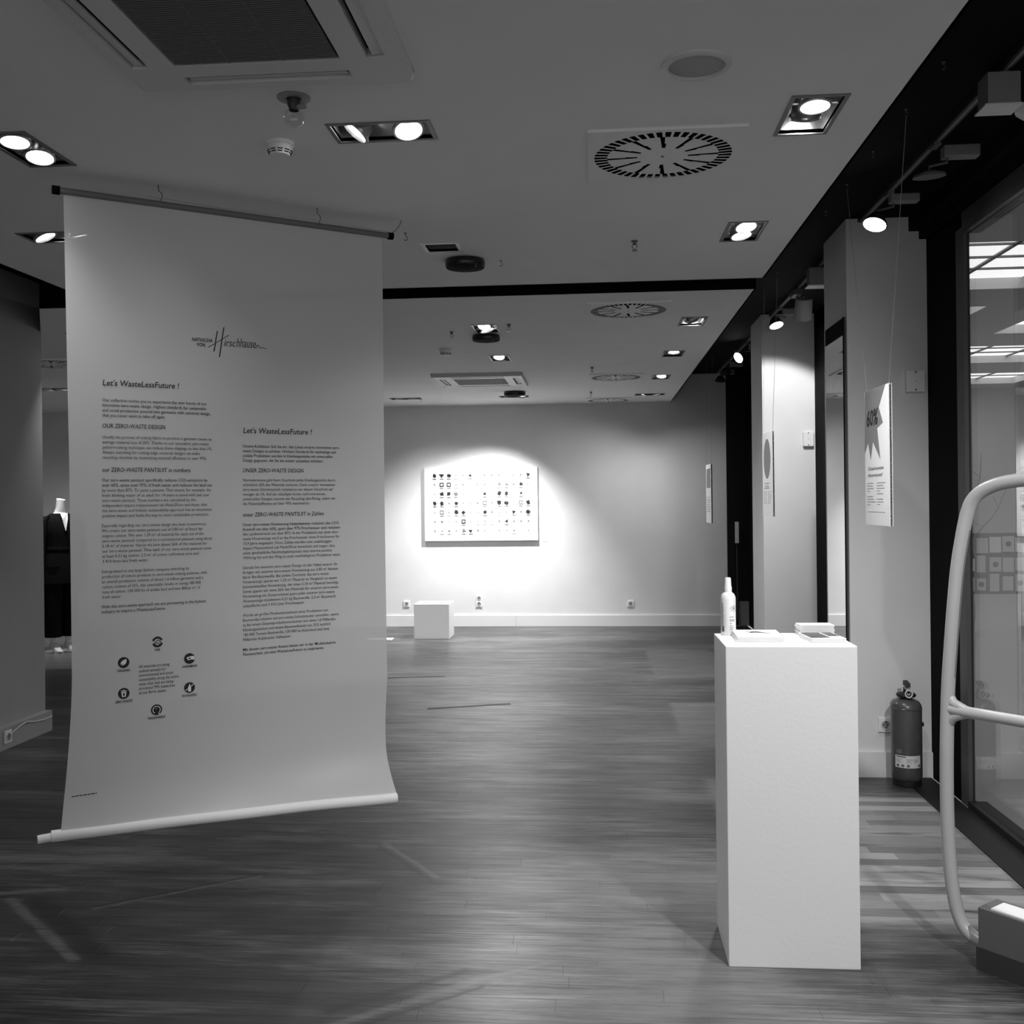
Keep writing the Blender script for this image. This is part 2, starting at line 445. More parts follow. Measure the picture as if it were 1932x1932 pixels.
# --- walls
MB().box(-9, 1.60, YB, YB + 0.2, 0, ZB).build('wall_back', 'wall', kind='structure')
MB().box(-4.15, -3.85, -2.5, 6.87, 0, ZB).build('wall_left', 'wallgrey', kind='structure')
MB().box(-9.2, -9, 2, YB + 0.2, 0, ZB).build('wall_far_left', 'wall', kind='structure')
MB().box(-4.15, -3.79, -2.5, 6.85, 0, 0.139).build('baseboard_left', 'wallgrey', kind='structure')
b = MB().box(-9, -1.02, YB - 0.022, YB, 0, 0.135); b.build('baseboard_back', 'base', kind='structure')
MB().box(-1.017, 1.60, YB - 0.022, YB, 0, 0.135).build('baseboard_back_end', 'base', kind='structure')

# pillars of the shop front
def pillar(name, y0, y1, lab):
    p = MB().box(1.405, 1.855, y0, y1, 0, ZB).build(name, 'wall', kind='structure', label=lab)
    MB().box(1.385, 1.86, y0 - 0.02, y1 + 0.02, 0, 0.14).build('baseboard', 'base', p)
    return p
pillar('wall_pillar_front', 5.86, 6.42, 'white square pillar with a mirror on its side')
pillar('wall_pillar_rear', 8.80, 9.40, 'far white square pillar lit by a spotlight')
# black panels, frames and glass of the shop front
def bay(name, y0, y1, lab, panel=0.475):
    w = thing(name, (XG, y0, 0), lab, 'window'); del w['category']; w['kind'] = 'structure'
    L = y1 - y0
    MB().box(-0.02, 0.01, L - panel, L, 0, ZB).build('dark_post', 'black', w)
    MB().box(-0.025, 0.006, L - panel - 0.105, L - panel, 0, 2.90).build('frame_post', 'frame', w)
    MB().box(-0.03, 0.06, 0, L - panel - 0.105, 2.865, 2.97).build('head_rail', 'frame', w)
    MB().box(-0.03, 0.06, 0, L - panel - 0.105, 0.0, 0.035).build('foot_rail', 'strip', w)
    MB().box(-0.006, 0.006, 0, L - panel - 0.105, 0.035, 2.865).build('glass_pane', 'glass', w)
    MB().box(-0.02, 0.10, 0, L, 2.97, ZB).build('dark_header', 'black', w)
    return w
bay('window_1', -2.5, 5.86, 'large shop-front glass pane beside the tube frame')
bay('window_2', 6.42, 8.80, 'shop-front glass between the two pillars', 0.40)
MB().box(1.86, 1.95, 9.40, YB + 0.2, 0, ZB).build('wall_right', 'black', kind='structure')
MB().box(1.745, 1.845, -2.5, 5.86, 3.03, ZB).box(1.80, 1.845, -2.5, 5.86, 2.985, 3.03).build('trim_2', 'black', kind='structure', label='black beam along the shop front')
# dark door beside the back wall
d = MB().box(1.605, 1.86, YB + 0.02, YB + 0.08, 0, ZB).build('door_1', 'blackgloss', kind='structure', label='black door beside the back wall')
MB().cyl((1.715, YB - 0.03, 0.07), (1.715, YB - 0.03, 1.12), 0.009, n=10).cyl((1.715, YB - 0.03, 0.12), (1.715, YB + 0.02, 0.12), 0.007).cyl((1.715, YB - 0.03, 1.05), (1.715, YB + 0.02, 1.05), 0.007).build('pull_bar', 'darkgrey', d)
MB().box(1.69, 1.735, YB - 0.055, YB - 0.042, 1.02, 1.28).build('hanging_tag', 'offwhite', d)  # pale tag hanging on the pull bar
MB().box(1.735, 1.855, YB - 0.01, YB + 0.02, 0.0, 0.30).build('grey_wedge_panel', 'midgrey', d)  # added panel standing in for the grey wedge seen low in the doorway

# mirror on the near pillar
mr = thing('wall_mirror', (1.405, 5.89, 0.30), 'tall narrow mirror on the side of the near pillar', 'mirror')
MB().box(-0.014, -0.010, 0.005, 0.450, 0.005, 2.265).build('mirror_glass', 'mirror', mr)
f = MB().box(-0.010, 0, 0.0, 0.455, 0, 2.27)
f.build('mirror_back', 'darkgrey', mr)
MB().box(-0.016, -0.010, -0.001, 0.004, 0, 2.27).build('mirror_frame', 'black', mr)

# --- the mall beyond the glass
MB().box(1.93, 10, -2.5, 19.2, -0.12, -0.01).build('floor_mall', 'mallfloor', kind='structure')
MB().box(1.93, 10, 19.0, 19.2, 0, 3.7).build('wall_mall_back', 'mallwall', kind='structure')
MB().box(10, 10.2, -2.5, 19.2, 0, 3.7).build('wall_mall_side', 'mallwall', kind='structure')
cm = MB()
coff = [(5.5, 7.0), (8.12, 9.95), (10.85, 12.68), (13.72, 15.4), (16.6, 18.25)]
xs_c = [(2.2, 4.0), (4.75, 7.15)]
edge = -2.5
for (a, c) in coff:
    cm.box(1.97, 10, edge, a, 3.50, 3.75)
    cm.box(1.97, 2.2, a, c, 3.50, 3.75); cm.box(4.0, 4.75, a, c, 3.50, 3.75); cm.box(7.15, 10, a, c, 3.50, 3.75)
    edge = c
cm.box(1.97, 10, edge, 19.2, 3.50, 3.75)
mc = cm.build('ceiling_mall', 'mallceil', kind='structure')
for (a, c) in coff:
    for (x0, x1) in xs_c:
        nx = int(round((x1 - x0) / 0.6)); ny = 4
        for i in range(nx):
            for j in range(ny):
                px0 = x0 + (x1 - x0) * i / nx; px1 = x0 + (x1 - x0) * (i + 1) / nx; py0 = a + (c - a) * j / ny; py1 = a + (c - a) * (j + 1) / ny
                MB().box(px0 + 0.02, px1 - 0.02, py0 + 0.02, py1 - 0.02, 3.60, 3.62).build('luminous_panel', 'lum', mc)
        g = MB()
        for i in range(1, nx): g.box(x0 + (x1 - x0) * i / nx - 0.02, x0 + (x1 - x0) * i / nx + 0.02, a, c, 3.585, 3.62)
        for j in range(1, ny): g.box(x0, x1, a + (c - a) * j / ny - 0.015, a + (c - a) * j / ny + 0.015, 3.585, 3.62)
        g.build('panel_grid', 'midgrey', mc)
# notice board and dry branches in the mall
nb = thing('notice_board', (4.30, 11.5, 0.0), 'grey notice board with pinned papers seen through the shop-front glass', 'board')
MB().box(-0.35, 0.35, 0, 0.04, 0.50, 1.16).build('panel', 'midgrey', nb)
rnd = random.Random(3)
for i in range(15):
    x = -0.33 + (i % 5) * 0.135; z = 0.53 + (i // 5) * 0.205 + rnd.uniform(-0.01, 0.02)
    w_, h_ = rnd.uniform(0.09, 0.125), rnd.uniform(0.13, 0.19)
    p_ = MB().box(x, x + w_, -0.004, 0.0, z, z + h_).build('pinned_paper', rnd.choice(['paper', 'offwhite', 'grey', 'offwhite']), nb)
    if i % 3 == 1: MB().cyl((x + w_ / 2, -0.005, z + h_ * 0.5), (x + w_ / 2, -0.004, z + h_ * 0.5), 0.03, n=14).build('printed_disc', 'inkgrey', p_)
for s in (-1, 1):
    MB().box(s * 0.3 - 0.02, s * 0.3 + 0.02, 0, 0.04, -0.01, 0.50).build('leg', 'grey', nb)
br = thing('dry_branches', (4.15, 12.1, -0.01), 'thin dry branches in a tall vase beyond the shop-front glass', 'branches')
smooth_angle(MB().lathe([(0.001, 0.0), (0.12, 0.0), (0.15, 0.25), (0.11, 0.75), (0.08, 0.90), (0.10, 0.95)], 24).build('vase', 'offwhite', br))
for k in range(9):
    a = 2 * math.pi * k / 9; p = Vector((0.04 * math.cos(a), 0.04 * math.sin(a), 0.85)); d = Vector((0.28 * math.cos(a), 0.28 * math.sin(a), 1)).normalized(); pts = [p.copy()]
    for q_ in range(9):
        d = (d + Vector((rnd.uniform(-.25, .25), rnd.uniform(-.25, .25), rnd.uniform(-0.08, 0.10)))).normalized(); p = p + d * 0.14; pts.append(p.copy())
    b_ = MB().tube(pts, [0.007 - 0.0006 * i for i in range(10)], 6).build('branch', 'midgrey', br)
    for q_ in (3, 5, 7):
        d2 = Vector((rnd.uniform(-1, 1), rnd.uniform(-1, 1), rnd.uniform(0.1, 0.9))).normalized()
        MB().tube([pts[q_], pts[q_] + d2 * 0.12, pts[q_] + d2 * 0.24 + Vector((0, 0, rnd.uniform(-0.03, 0.05)))], 0.0025, 5).build('twig', 'midgrey', b_)

# ================================================================== CEILING FIXTURES
def axis_q(direction): return Vector(direction).to_track_quat('Z', 'Y')
def lamp(parent, loc, direction, lit, r=0.055, watts=0, deg=60, name='lamp', blend=1.0):
    q = axis_q(direction)          # local +Z is the way the lamp shines
    h = MB().lathe([(r * 0.55, -0.075), (r * 0.95, -0.03), (r * 1.0, 0.0), (r * 1.16, 0.004), (r * 1.16, 0.012), (r * 1.0, 0.014), (r * 0.93, 0.004)], 24, loc, q)
    o = smooth_angle(h.build(name, 'alu', parent))
    dsc = MB().lathe([(0.001, 0.003), (r * 0.5, 0.0045), (r * 0.93, 0.005)], 24, loc, q)
    e = dsc.build('lens', 'emit' if lit else 'chrome', o)
    if watts: spot(parent, tuple(Vector(loc) + Vector(direction).normalized() * 0.05), direction, watts, deg, blend)
    return o
def downlight(x, y, along, lamps, label, holes, L=0.34, Wd=0.175, grp='recessed ceiling downlights'):
    """twin recessed box; along 'x' or 'y'; lamps: list of (offset, direction, lit, watts, degrees)"""
    hx, hy = (L / 2, Wd / 2) if along == 'x' else (Wd / 2, L / 2)
    t = thing('recessed_downlight', (x, y, ZC), label, 'ceiling light', group=grp)
    b = 0.013
    holes.append((x - hx + b, x + hx - b, y - hy + b, y + hy - b))
    fr = MB()
    for (x0, x1, y0, y1) in ((-hx, hx, -hy, -hy + b), (-hx, hx, hy - b, hy), (-hx, -hx + b, -hy + b, hy - b), (hx - b, hx, -hy + b, hy - b)):
        fr.box(x0, x1, y0, y1, -0.004, 0.012)
    fr.build('trim_frame', 'trim', t)
    ix, iy = hx - b, hy - b; d = 0.12
    hs = MB()
    hs.v += [(-ix, -iy, 0), (ix, -iy, 0), (ix, iy, 0), (-ix, iy, 0), (-ix, -iy, d), (ix, -iy, d), (ix, iy, d), (-ix, iy, d)]
    hs.f += [(0, 1, 5, 4), (1, 2, 6, 5), (2, 3, 7, 6), (3, 0, 4, 7), (4, 5, 6, 7)]
    me = hs.mesh('housing', M['alu']); o = bpy.data.objects.new('housing', me); col.objects.link(o); o.parent = t
    for (off, dr, lit, w, dg) in lamps:
        lz = 0.035 if dr[1] > 0.45 and along == 'y' else 0.010
        loc = (off, 0, lz) if along == 'x' else (0, off, lz)
        lamp(t, loc, dr, lit, 0.045, w, dg)
        ax = Vector((0, 1, 0)) if along == 'x' else Vector((1, 0, 0))
        for s in (-1, 1):
            c = Vector(loc) + ax * s * (0.052); e = Vector(loc) + ax * s * (Wd / 2 - b)
            MB().cyl(c, e, 0.004, n=8).build('pivot', 'chrome', t)
    return t
def dl(*a, **k): downlight(*a, **k)
dl(-0.687, 3.328, 'x', [(-0.085, (-0.75, -0.2, -1), True, 14, 110), (0.085, (0.2, -0.35, -1), True, 22, 110)], 'twin downlight just behind the smoke detector, one lamp swivelled out', HOLES1)
dl(-1.925, 3.36, 'y', [(-0.075, (0.1, -0.15, -1), True, 10, 110), (0.08, (0.1, -0.25, -1), True, 10, 110)], 'twin downlight cut by the frame edge in front of the banner', HOLES1)
dl(0.693, 3.34, 'y', [(-0.075, (0.0, -0.12, -1), True, 45, 85), (0.08, (0.05, 0.75, -1), True, 30, 90)], 'twin downlight above the white pedestal', HOLES1)
dl(0.682, 4.75, 'y', [(-0.075, (0.12, -0.3, -1), True, 30, 90), (0.075, (0.15, -0.2, -1), True, 45, 110)], 'twin downlight with both lamps glowing between the round vent and the black ceiling', HOLES1)
dl(-2.40, 4.46, 'x', [(-0.08, (0.5, 0.1, -1), True, 8, 100), (0.085, (0.2, 0.2, -1), True, 8, 100)], 'twin downlight peeking out behind the upper corner of the banner', HOLES1)
dl(-0.76, 7.17, 'y', [(-0.075, (-0.2, -0.55, -1), True, 40, 110), (0.08, (0.3, -0.1, -1), True, 35, 110)], 'glowing downlight right above the middle black ceiling speaker', HOLES2)
dl(-0.80, 8.66, 'y', [(-0.075, (0, -0.5, -1), True, 50, 110), (0.08, (0, 0.4, -1), False, 0, 90)], 'single glowing downlight in front of the far air conditioner', HOLES2)
dl(0.67, 7.09, 'y', [(-0.075, (0.1, 0.6, -1), False, 0, 80), (0.08, (0.30, 0.75, -1.0), True, 55, 80)], 'downlight with its lamp turned away beside the second round vent', HOLES2)
dl(0.652, 8.62, 'y', [(-0.075, (0, -0.2, -1), True, 40, 90), (0.08, (0.2, 0.5, -1), False, 0, 80)], 'flat glowing downlight beside the black ceiling, second of the rear row', HOLES2)
dl(0.652, 10.23, 'y', [(-0.075, (-0.1, -0.4, -1), True, 40, 90), (0.08, (0, 0.4, -1), False, 0, 80)], 'downlight beside the third round vent', HOLES2)
dl(0.627, 11.88, 'x', [(-0.08, (-0.35, 0.0, -1), True, 32, 150), (0.08, (0.2, 0.0, -1), True, 24, 150)], 'rearmost downlight near the black ceiling edge', HOLES2)
dl(-2.20, 11.83, 'x', [(-0.08, (0.15, 0.1, -1), True, 30, 120), (0.08, (0.2, 0.15, -1), True, 30, 120)], 'twin downlight near the back wall, closest to the banner', HOLES2, L=0.36)
dl(-0.934, 11.83, 'x', [(-0.085, (-0.45, 0.50, -2.2), True, 360, 102), (0.085, (-0.1, -0.3, -1), False, 0, 80)], 'twin downlight washing the pinned picture on the back wall', HOLES2)
dl(-5.6, 10.2, 'x', [(-0.085, (-0.2, 0.4, -1), True, 60, 120), (0.085, (0.2, 0.5, -1), True, 60, 120)], 'added downlight above the mannequin, brightening the floor behind the banner', HOLES2)  # lamp added to brighten the floor and wall around the mannequin
dl(-3.55, 7.03, 'x', [(-0.085, (0, 0.3, -1), True, 25, 110), (0.085, (0, -0.3, -1), False, 0, 100)], 'downlight shining through the banner film above its heading', HOLES2)
dl(-2.20, 8.80, 'x', [(-0.085, (0, 0.3, -1), False, 0, 110), (0.085, (0.1, 0.65, -1), True, 110, 100)], 'downlight shining through the banner film beside the name', HOLES2)

# empty square opening
t = thing('empty_light_opening', (-0.722, 4.87, ZC), 'square ceiling frame without a lamp behind the banner rod', 'ceiling light')
h = 0.093
HOLES1.append((-0.722 - h + 0.02, -0.722 + h - 0.02, 4.87 - h + 0.02, 4.87 + h - 0.02))
fr = MB()
for (x0, x1, y0, y1) in ((-h, h, -h, -h + 0.02), (-h, h, h - 0.02, h), (-h, -h + 0.02, -h + 0.02, h - 0.02), (h - 0.02, h, -h + 0.02, h - 0.02)): fr.box(x0, x1, y0, y1, -0.004, 0.012)
fr.build('trim_frame', 'offwhite', t)
i = h - 0.02; hs = MB(); hs.v += [(-i, -i, 0), (i, -i, 0), (i, i, 0), (-i, i, 0), (-i, -i, .12), (i, -i, .12), (i, i, .12), (-i, i, .12)]
hs.f += [(0, 1, 5, 4), (1, 2, 6, 5), (2, 3, 7, 6), (3, 0, 4, 7), (4, 5, 6, 7)]
o = bpy.data.objects.new('housing', hs.mesh('housing', M['midgrey'])); col.objects.link(o); o.parent = t
MB().tube([(-0.05, 0, 0.10), (-0.02, 0.02, 0.02), (0.03, -0.01, 0.012), (0.05, 0.03, 0.08)], 0.003, 6).build('loose_wire', 'rubber', t)

# swirl vents
def vent(x, y, label, holes, S=0.262):
    t = thing('swirl_vent', (x, y, ZC), label, 'air vent', group='round swirl vents in the ceiling')
    holes.append((x - 0.25, x + 0.25, y - 0.25, y + 0.25))
    N = 144; rr = [0.0, 0.010, 0.088, 0.130, 0.188, 0.194, 0.240]; K = 6
    z = -0.010
    pl = MB(); idx = {}
    def V(i, k):
        k %= N
        if i == 0: k = 0
        if (i, k) not in idx:
            idx[(i, k)] = len(pl.v)
            a = 2 * math.pi * (k + 0.35 * max(0, (rr[min(i, K)] - 0.088)) / 0.1) / N if i <= K else 2 * math.pi * k / N
            if i <= K: pl.v.append((rr[i] * math.sin(a), rr[i] * math.cos(a), z))
            else:
                c, s_ = math.sin(a), math.cos(a); m = max(abs(c), abs(s_)); pl.v.append((S * c / m, S * s_ / m, z if i == K + 1 else 0.004))
        return idx[(i, k)]
    for k in range(N):
        lm = k % 12
        for i in range(K + 2):
            if i == 5 and (k % 3 != 0): continue
            if i == 2 and lm in (0, 1, 11): continue
            if i in (3, 4) and lm in (0, 1): continue
            if i == 0: pl.f.append((V(0, 0), V(1, k), V(1, k + 1)))
            else: pl.f.append((V(i, k), V(i + 1, k), V(i + 1, k + 1), V(i, k + 1)))
    me = pl.mesh('face_plate', M['ceil']); o = bpy.data.objects.new('face_plate', me); col.objects.link(o); o.parent = t
    bx = MB(); i = 0.25
    bx.v += [(-i, -i, 0.003), (i, -i, 0.003), (i, i, 0.003), (-i, i, 0.003), (-i, -i, .10), (i, -i, .10), (i, i, .10), (-i, i, .10)]
    bx.f += [(0, 1, 5, 4), (1, 2, 6, 5), (2, 3, 7, 6), (3, 0, 4, 7), (4, 5, 6, 7)]
    o = bpy.data.objects.new('plenum', bx.mesh('plenum', M['black'])); col.objects.link(o); o.parent = t
    MB().cyl((0, 0, z - 0.002), (0, 0, z + 0.002), 0.006, n=10).build('screw', 'midgrey', t)
    return t
vent(0.246, 3.650, 'large round-slotted vent nearest to the viewer in the front ceiling', HOLES1)
vent(0.216, 6.59, 'round-slotted vent just beyond the black ceiling slot', HOLES2)
vent(0.206, 10.14, 'round-slotted vent third in the row toward the back wall', HOLES2)
vent(0.156, 12.42, 'round-slotted vent closest to the back wall', HOLES2)
vent(-4.60, 8.36, 'round-slotted vent above the mannequin area, half hidden by the banner', HOLES2)

slab('ceiling', -2.97, SX, -2.5, 5.765, HOLES1)
slab('ceiling_rear', -9, SX, 6.05, YB, HOLES2, notch=(-3.40, 6.88))

# air conditioners
def aircon(x, y, S, label, zt=ZC):
    t = thing('ceiling_air_conditioner', (x, y, zt), label, 'air conditioner', group='ceiling cassette air conditioners')
    h = S / 2; k = S / 0.80
    z0 = -0.034; ci = 0.226 * k
    # frame panel in pieces around slots and grille
    fr = MB()
    so, si, sl = h - 0.048 * k, h - 0.098 * k, 0.235 * k      # slot outer, inner, half length
    def pan(x0, x1, y0, y1): fr.box(x0, x1, y0, y1, z0, -0.006)
    for s in (-1, 1):
        a, c = sorted((s * so, s * (h - 0.012)))
        pan(a, c, -h + 0.012, h - 0.012)
        a, c = sorted((s * so, s * h)); pan(-so, so, *sorted((s * so, s * (h - 0.012))))
        pan(*sorted((s * si, s * ci)), -si, si) if False else pan(*sorted((s * si, s * (ci + 0.004))), -si, si)
        pan(-ci - 0.004, ci + 0.004, *sorted((s * si, s * (ci + 0.004))))
    for sx in (-1, 1):
        for sy in (-1, 1):
            pan(*sorted((sx * sl, sx * so)), *sorted((sy * si, sy * so)))
            pan(*sorted((sx * si, sx * so)), *sorted((sy * sl, sy * si)))
    fr.build('panel', 'offwhite', t)
    rim = MB()
    for s in (-1, 1):
        rim.prism([(h - 0.012, z0), (h - 0.012, 0.0), (h, 0.0), (h, -0.010)], lambda u, v, w, s=s: (s * u, w, v), -h, h)
        rim.prism([(h - 0.012, z0), (h - 0.012, 0.0), (h, 0.0), (h, -0.010)], lambda u, v, w, s=s: (w, s * u, v), -h, h)
    rim.build('rim', 'offwhite', t)
    MB().box(-h + 0.02, h - 0.02, -h + 0.02, h - 0.02, -0.005, -0.001).build('back_plate', 'black', t)
    for a in range(4):
        q = Matrix.Rotation(a * math.pi / 2, 3, 'Z')
        fl = MB()
        cs = [(-sl + 0.012, si + 0.016 * k, z0 + 0.004), (sl - 0.012, si + 0.016 * k, z0 + 0.004), (sl - 0.004, so - 0.004, z0 + 0.010), (-sl + 0.004, so - 0.004, z0 + 0.010)]
        fl.v += [tuple(q @ Vector(p)) for p in cs] + [tuple(q @ Vector((p[0], p[1], p[2] + 0.006))) for p in cs]
        fl.f += [(0, 3, 2, 1), (4, 5, 6, 7), (0, 1, 5, 4), (1, 2, 6, 5), (2, 3, 7, 6), (3, 0, 4, 7)]
        fl.build('air_flap', 'offwhite', t)
    sl_ = MB(); n = 42
    for i in range(n):
        yy = -ci + 0.004 + (2 * ci - 0.008) * (i + 0.5) / n
        sl_.box(-ci + 0.003, ci - 0.003, yy - 0.0028 * k, yy + 0.0028 * k, z0 + 0.001, z0 + 0.006)
    for xx in (-0.075 * k, 0.075 * k): sl_.box(xx - 0.003, xx + 0.003, -ci, ci, z0 + 0.002, z0 + 0.007)
    g = sl_.build('intake_grille', 'grille', t); g['kind'] = 'stuff'
    MB().box(-ci, ci, -ci, ci, z0 + 0.014, z0 + 0.017).build('intake_filter', 'grilleb', t)
    return t
aircon(-0.897, 2.468, 0.795, 'big square ceiling air conditioner with dark grille at the top of the picture')
aircon(-1.116, 10.06, 0.87, 'small looking ceiling air conditioner near the back wall')

# flush loudspeaker, black round speakers
t = thing('flush_loudspeaker', (0.294, 2.913, ZC), 'round grey flush loudspeaker in the front ceiling', 'loudspeaker')
smooth_angle(MB().lathe([(0.098, 0.002), (0.098, -0.006), (0.092, -0.010), (0.080, -0.010), (0.077, -0.004)], 40).build('ring', 'offwhite', t))
smooth_angle(MB().lathe([(0.077, -0.005), (0.06, -0.008), (0.03, -0.0095), (0.001, -0.010)], 40).build('mesh_grille', 'speaker', t))
def blackspk(x, y, r, label):
    t = thing('black_ceiling_speaker', (x, y, ZC), label, 'loudspeaker', group='black round ceiling speakers')
    smooth_angle(MB().lathe([(0.06, 0.0), (r * 0.97, -0.004), (r, -0.012), (r, -0.032), (r * 0.95, -0.042)], 40).build('housing', 'blackgloss', t))
    smooth_angle(MB().lathe([(r * 0.95, -0.042), (r * 0.6, -0.048), (0.001, -0.050)], 40).build('grille', 'black', t))
    MB().lathe([(0.001, 0.0), (0.0028, -0.001), (0.0035, -0.003), (0.001, -0.005)], 10, (r * 0.6, -r * 0.55, -0.042)).build('status_lamp', 'white', t)
blackspk(-0.645, 5.13, 0.100, 'black round speaker on the front ceiling beside the banner')
blackspk(-0.79, 7.46, 0.102, 'black round speaker in the middle of the rear ceiling')
blackspk(-0.886, 11.32, 0.120, 'black round speaker farthest back above the picture')

# smoke detectors, motion sensors, sprinklers, hooks
def smoke(x, y, label, s=1.0):
    t = thing('smoke_detector', (x, y, ZC), label, 'smoke detector', group='ceiling smoke detectors')
    t.scale = (s, s, s)
    smooth_angle(MB().lathe([(0.052, 0), (0.052, -0.012), (0.047, -0.016), (0.045, -0.030), (0.034, -0.048), (0.012, -0.052), (0.001, -0.052)], 28).build('body', 'white', t))
    sl = MB()
    for i in range(10):
        a = 2 * math.pi * i / 10
        for zz in (-0.034, -0.041):
            pts = [(0.0435 * math.cos(a + u) * (1 if zz > -0.04 else 0.90), 0.0435 * math.sin(a + u) * (1 if zz > -0.04 else 0.90), zz) for u in (-0.22, -0.11, 0, 0.11, 0.22)]
            sl.tube(pts, 0.0019, 5)
    sl.build('vent_slots', 'black', t)
smoke(-1.052, 3.39, 'white smoke detector beneath the near twin downlight row', 0.92)
smoke(-1.181, 8.10, 'small smoke detector in front of the far air conditioner', 1.0)
t = thing('glass_dome_sensor', (-0.893, 3.02, ZC), 'clear glass dome on a round grey rosette under the near air conditioner', 'sensor')
smooth_angle(MB().lathe([(0.050, 0.0), (0.050, -0.004), (0.036, -0.008), (0.024, -0.006), (0.020, 0.0)], 32).build('rosette', 'grey', t))
smooth_angle(MB().lathe([(0.019, 0), (0.020, -0.022), (0.016, -0.030), (0.014, -0.040)], 20).build('holder', 'darkgrey', t))
smooth_angle(MB().lathe([(0.014, -0.036), (0.027, -0.046), (0.032, -0.062), (0.027, -0.080), (0.012, -0.090), (0.001, -0.092)], 24).build('glass_dome', 'glass', t))
MB().cyl((0.0, 0, -0.030), (0.036, -0.01, -0.030), 0.006, 0.010).build('side_knob', 'grey', t)
def sprinkler(x, y, label, z=ZC):
    t = thing('sprinkler_head', (x, y, z), label, 'sprinkler', group='sprinkler heads')
    smooth_angle(MB().lathe([(0.017, 0), (0.016, -0.004), (0.009, -0.006), (0.008, -0.018), (0.004, -0.020)], 16).build('base', 'hook', t))
    MB().tube([(-0.008, 0, -0.016), (-0.012, 0, -0.028), (0, 0, -0.044), (0.012, 0, -0.028), (0.008, 0, -0.016)], 0.002, 6).build('yoke', 'hook', t)
    MB().cyl((0, 0, -0.044), (0, 0, -0.047), 0.013, n=14).build('deflector', 'hook', t)
sprinkler(0.193, 4.86, 'small sprinkler head in the bare middle of the front ceiling')
sprinkler(-0.586, 7.03, 'sprinkler head beside the glowing rear downlight')
sprinkler(-0.025, 9.37, 'sprinkler head in front of the third round vent')
sprinkler(-0.046, 11.5, 'sprinkler head in front of the rearmost round vent')
sprinkler(-1.018, 7.27, 'sprinkler head with a bracket before the middle black speaker')
def hook(x, y, label, z=ZC, s=1.0):
    t = thing('ceiling_hook', (x, y, z), label, 'hook', group='hooks screwed into the ceiling')
    MB().tube([(0, 0, 0.0), (0, 0, -0.016 * s), (0.008 * s, 0, -0.022 * s), (0.012 * s, 0, -0.034 * s), (0.006 * s, 0, -0.045 * s), (-0.004 * s, 0, -0.044 * s), (-0.009 * s, 0, -0.036 * s)], 0.0018, 6).build('hook_wire', 'hook', t)
    MB().lathe([(0.007, 0), (0.006, -0.003), (0.001, -0.004)], 12).build('hook_plate', 'hook', t)
hook(-0.848, 4.59, 'bare hook beside the end of the banner rod', ZC, 0.75)
hook(-0.468, 5.17, 'bare hook beside the near black speaker', ZC, 0.65)
hook(-2.03, 11.8, 'bare hook near the back wall beside a twin downlight')
for (y, lb) in ((3.79, 'hook in the black ceiling near the big spotlight box'), (4.235, 'hook in the black ceiling holding the near end of the 60% board'), (4.73, 'hook in the black ceiling between the board wires'), (5.21, 'hook in the black ceiling holding the far end of the 60% board'),
                (5.68, 'hook in the black ceiling in front of the near pillar'), (7.177, 'hook in the black ceiling holding the near end of the dark-circle board'), (7.73, 'hook in the black ceiling holding the far end of the dark-circle board')):
    hook(1.257, y, lb, ZB, 0.6)

# ================================================================== TRACK LIGHTS
tr = thing('light_track', (1.487, 0.4, ZB), 'thin dark light track along the black ceiling', 'track')
MB().box(-0.017, 0.017, 0, 12.2, -0.022, 0).build('rail', 'darkgrey', tr)
MB().box(-0.006, 0.006, 0, 12.2, -0.0235, -0.022).build('conductor_slot', 'grey', tr)
def trackspot(y, label, head, direction, lit, r=0.06, depth=0.05, watts=0, deg=50, gear=(0.0, 0.14, 0.05), gy=0.0, blend=0.3, x=1.487, m='darkgrey'):
    t = thing('track_spotlight', (x, y, ZB - 0.0235), label, 'spotlight', group='spotlights on the light track')
    gx, gw, gh = gear
    MB().cbox(gx, gx + gw, gy - 0.03, gy + 0.03, -0.012 - gh, -0.012, 0.004).build('gear_box', 'grey', t)
    MB().box(-0.015, 0.015, gy - 0.035, gy + 0.035, -0.012, 0.0).build('adapter', 'midgrey', t)
    h = Vector(head); dr = Vector(direction).normalized()
    back = h - dr * depth
    MB().tube([(gx + 0.02, gy, -0.012 - gh), (gx + 0.02, gy, -0.03 - gh), tuple(back + Vector((0, 0, 0.03))), tuple(back)], 0.006, 8).build('arm', 'midgrey', t)
    q = axis_q(dr)
    o = smooth_angle(MB().lathe([(0.001, -depth - 0.012), (r * 0.45, -depth - 0.010), (r * 0.62, -depth), (r * 1.0, -0.012), (r * 1.06, 0.0), (r * 0.98, 0.002)], 28, h, q).build('head', m, t))
    MB().lathe([(0.001, 0.0), (r * 0.98, 0.001)], 28, h, q).build('lens', 'emit' if lit else 'midgrey', o)
    if watts: spot(t, tuple(h + dr * 0.02), dr, watts, deg, blend, 0.02)
    return t
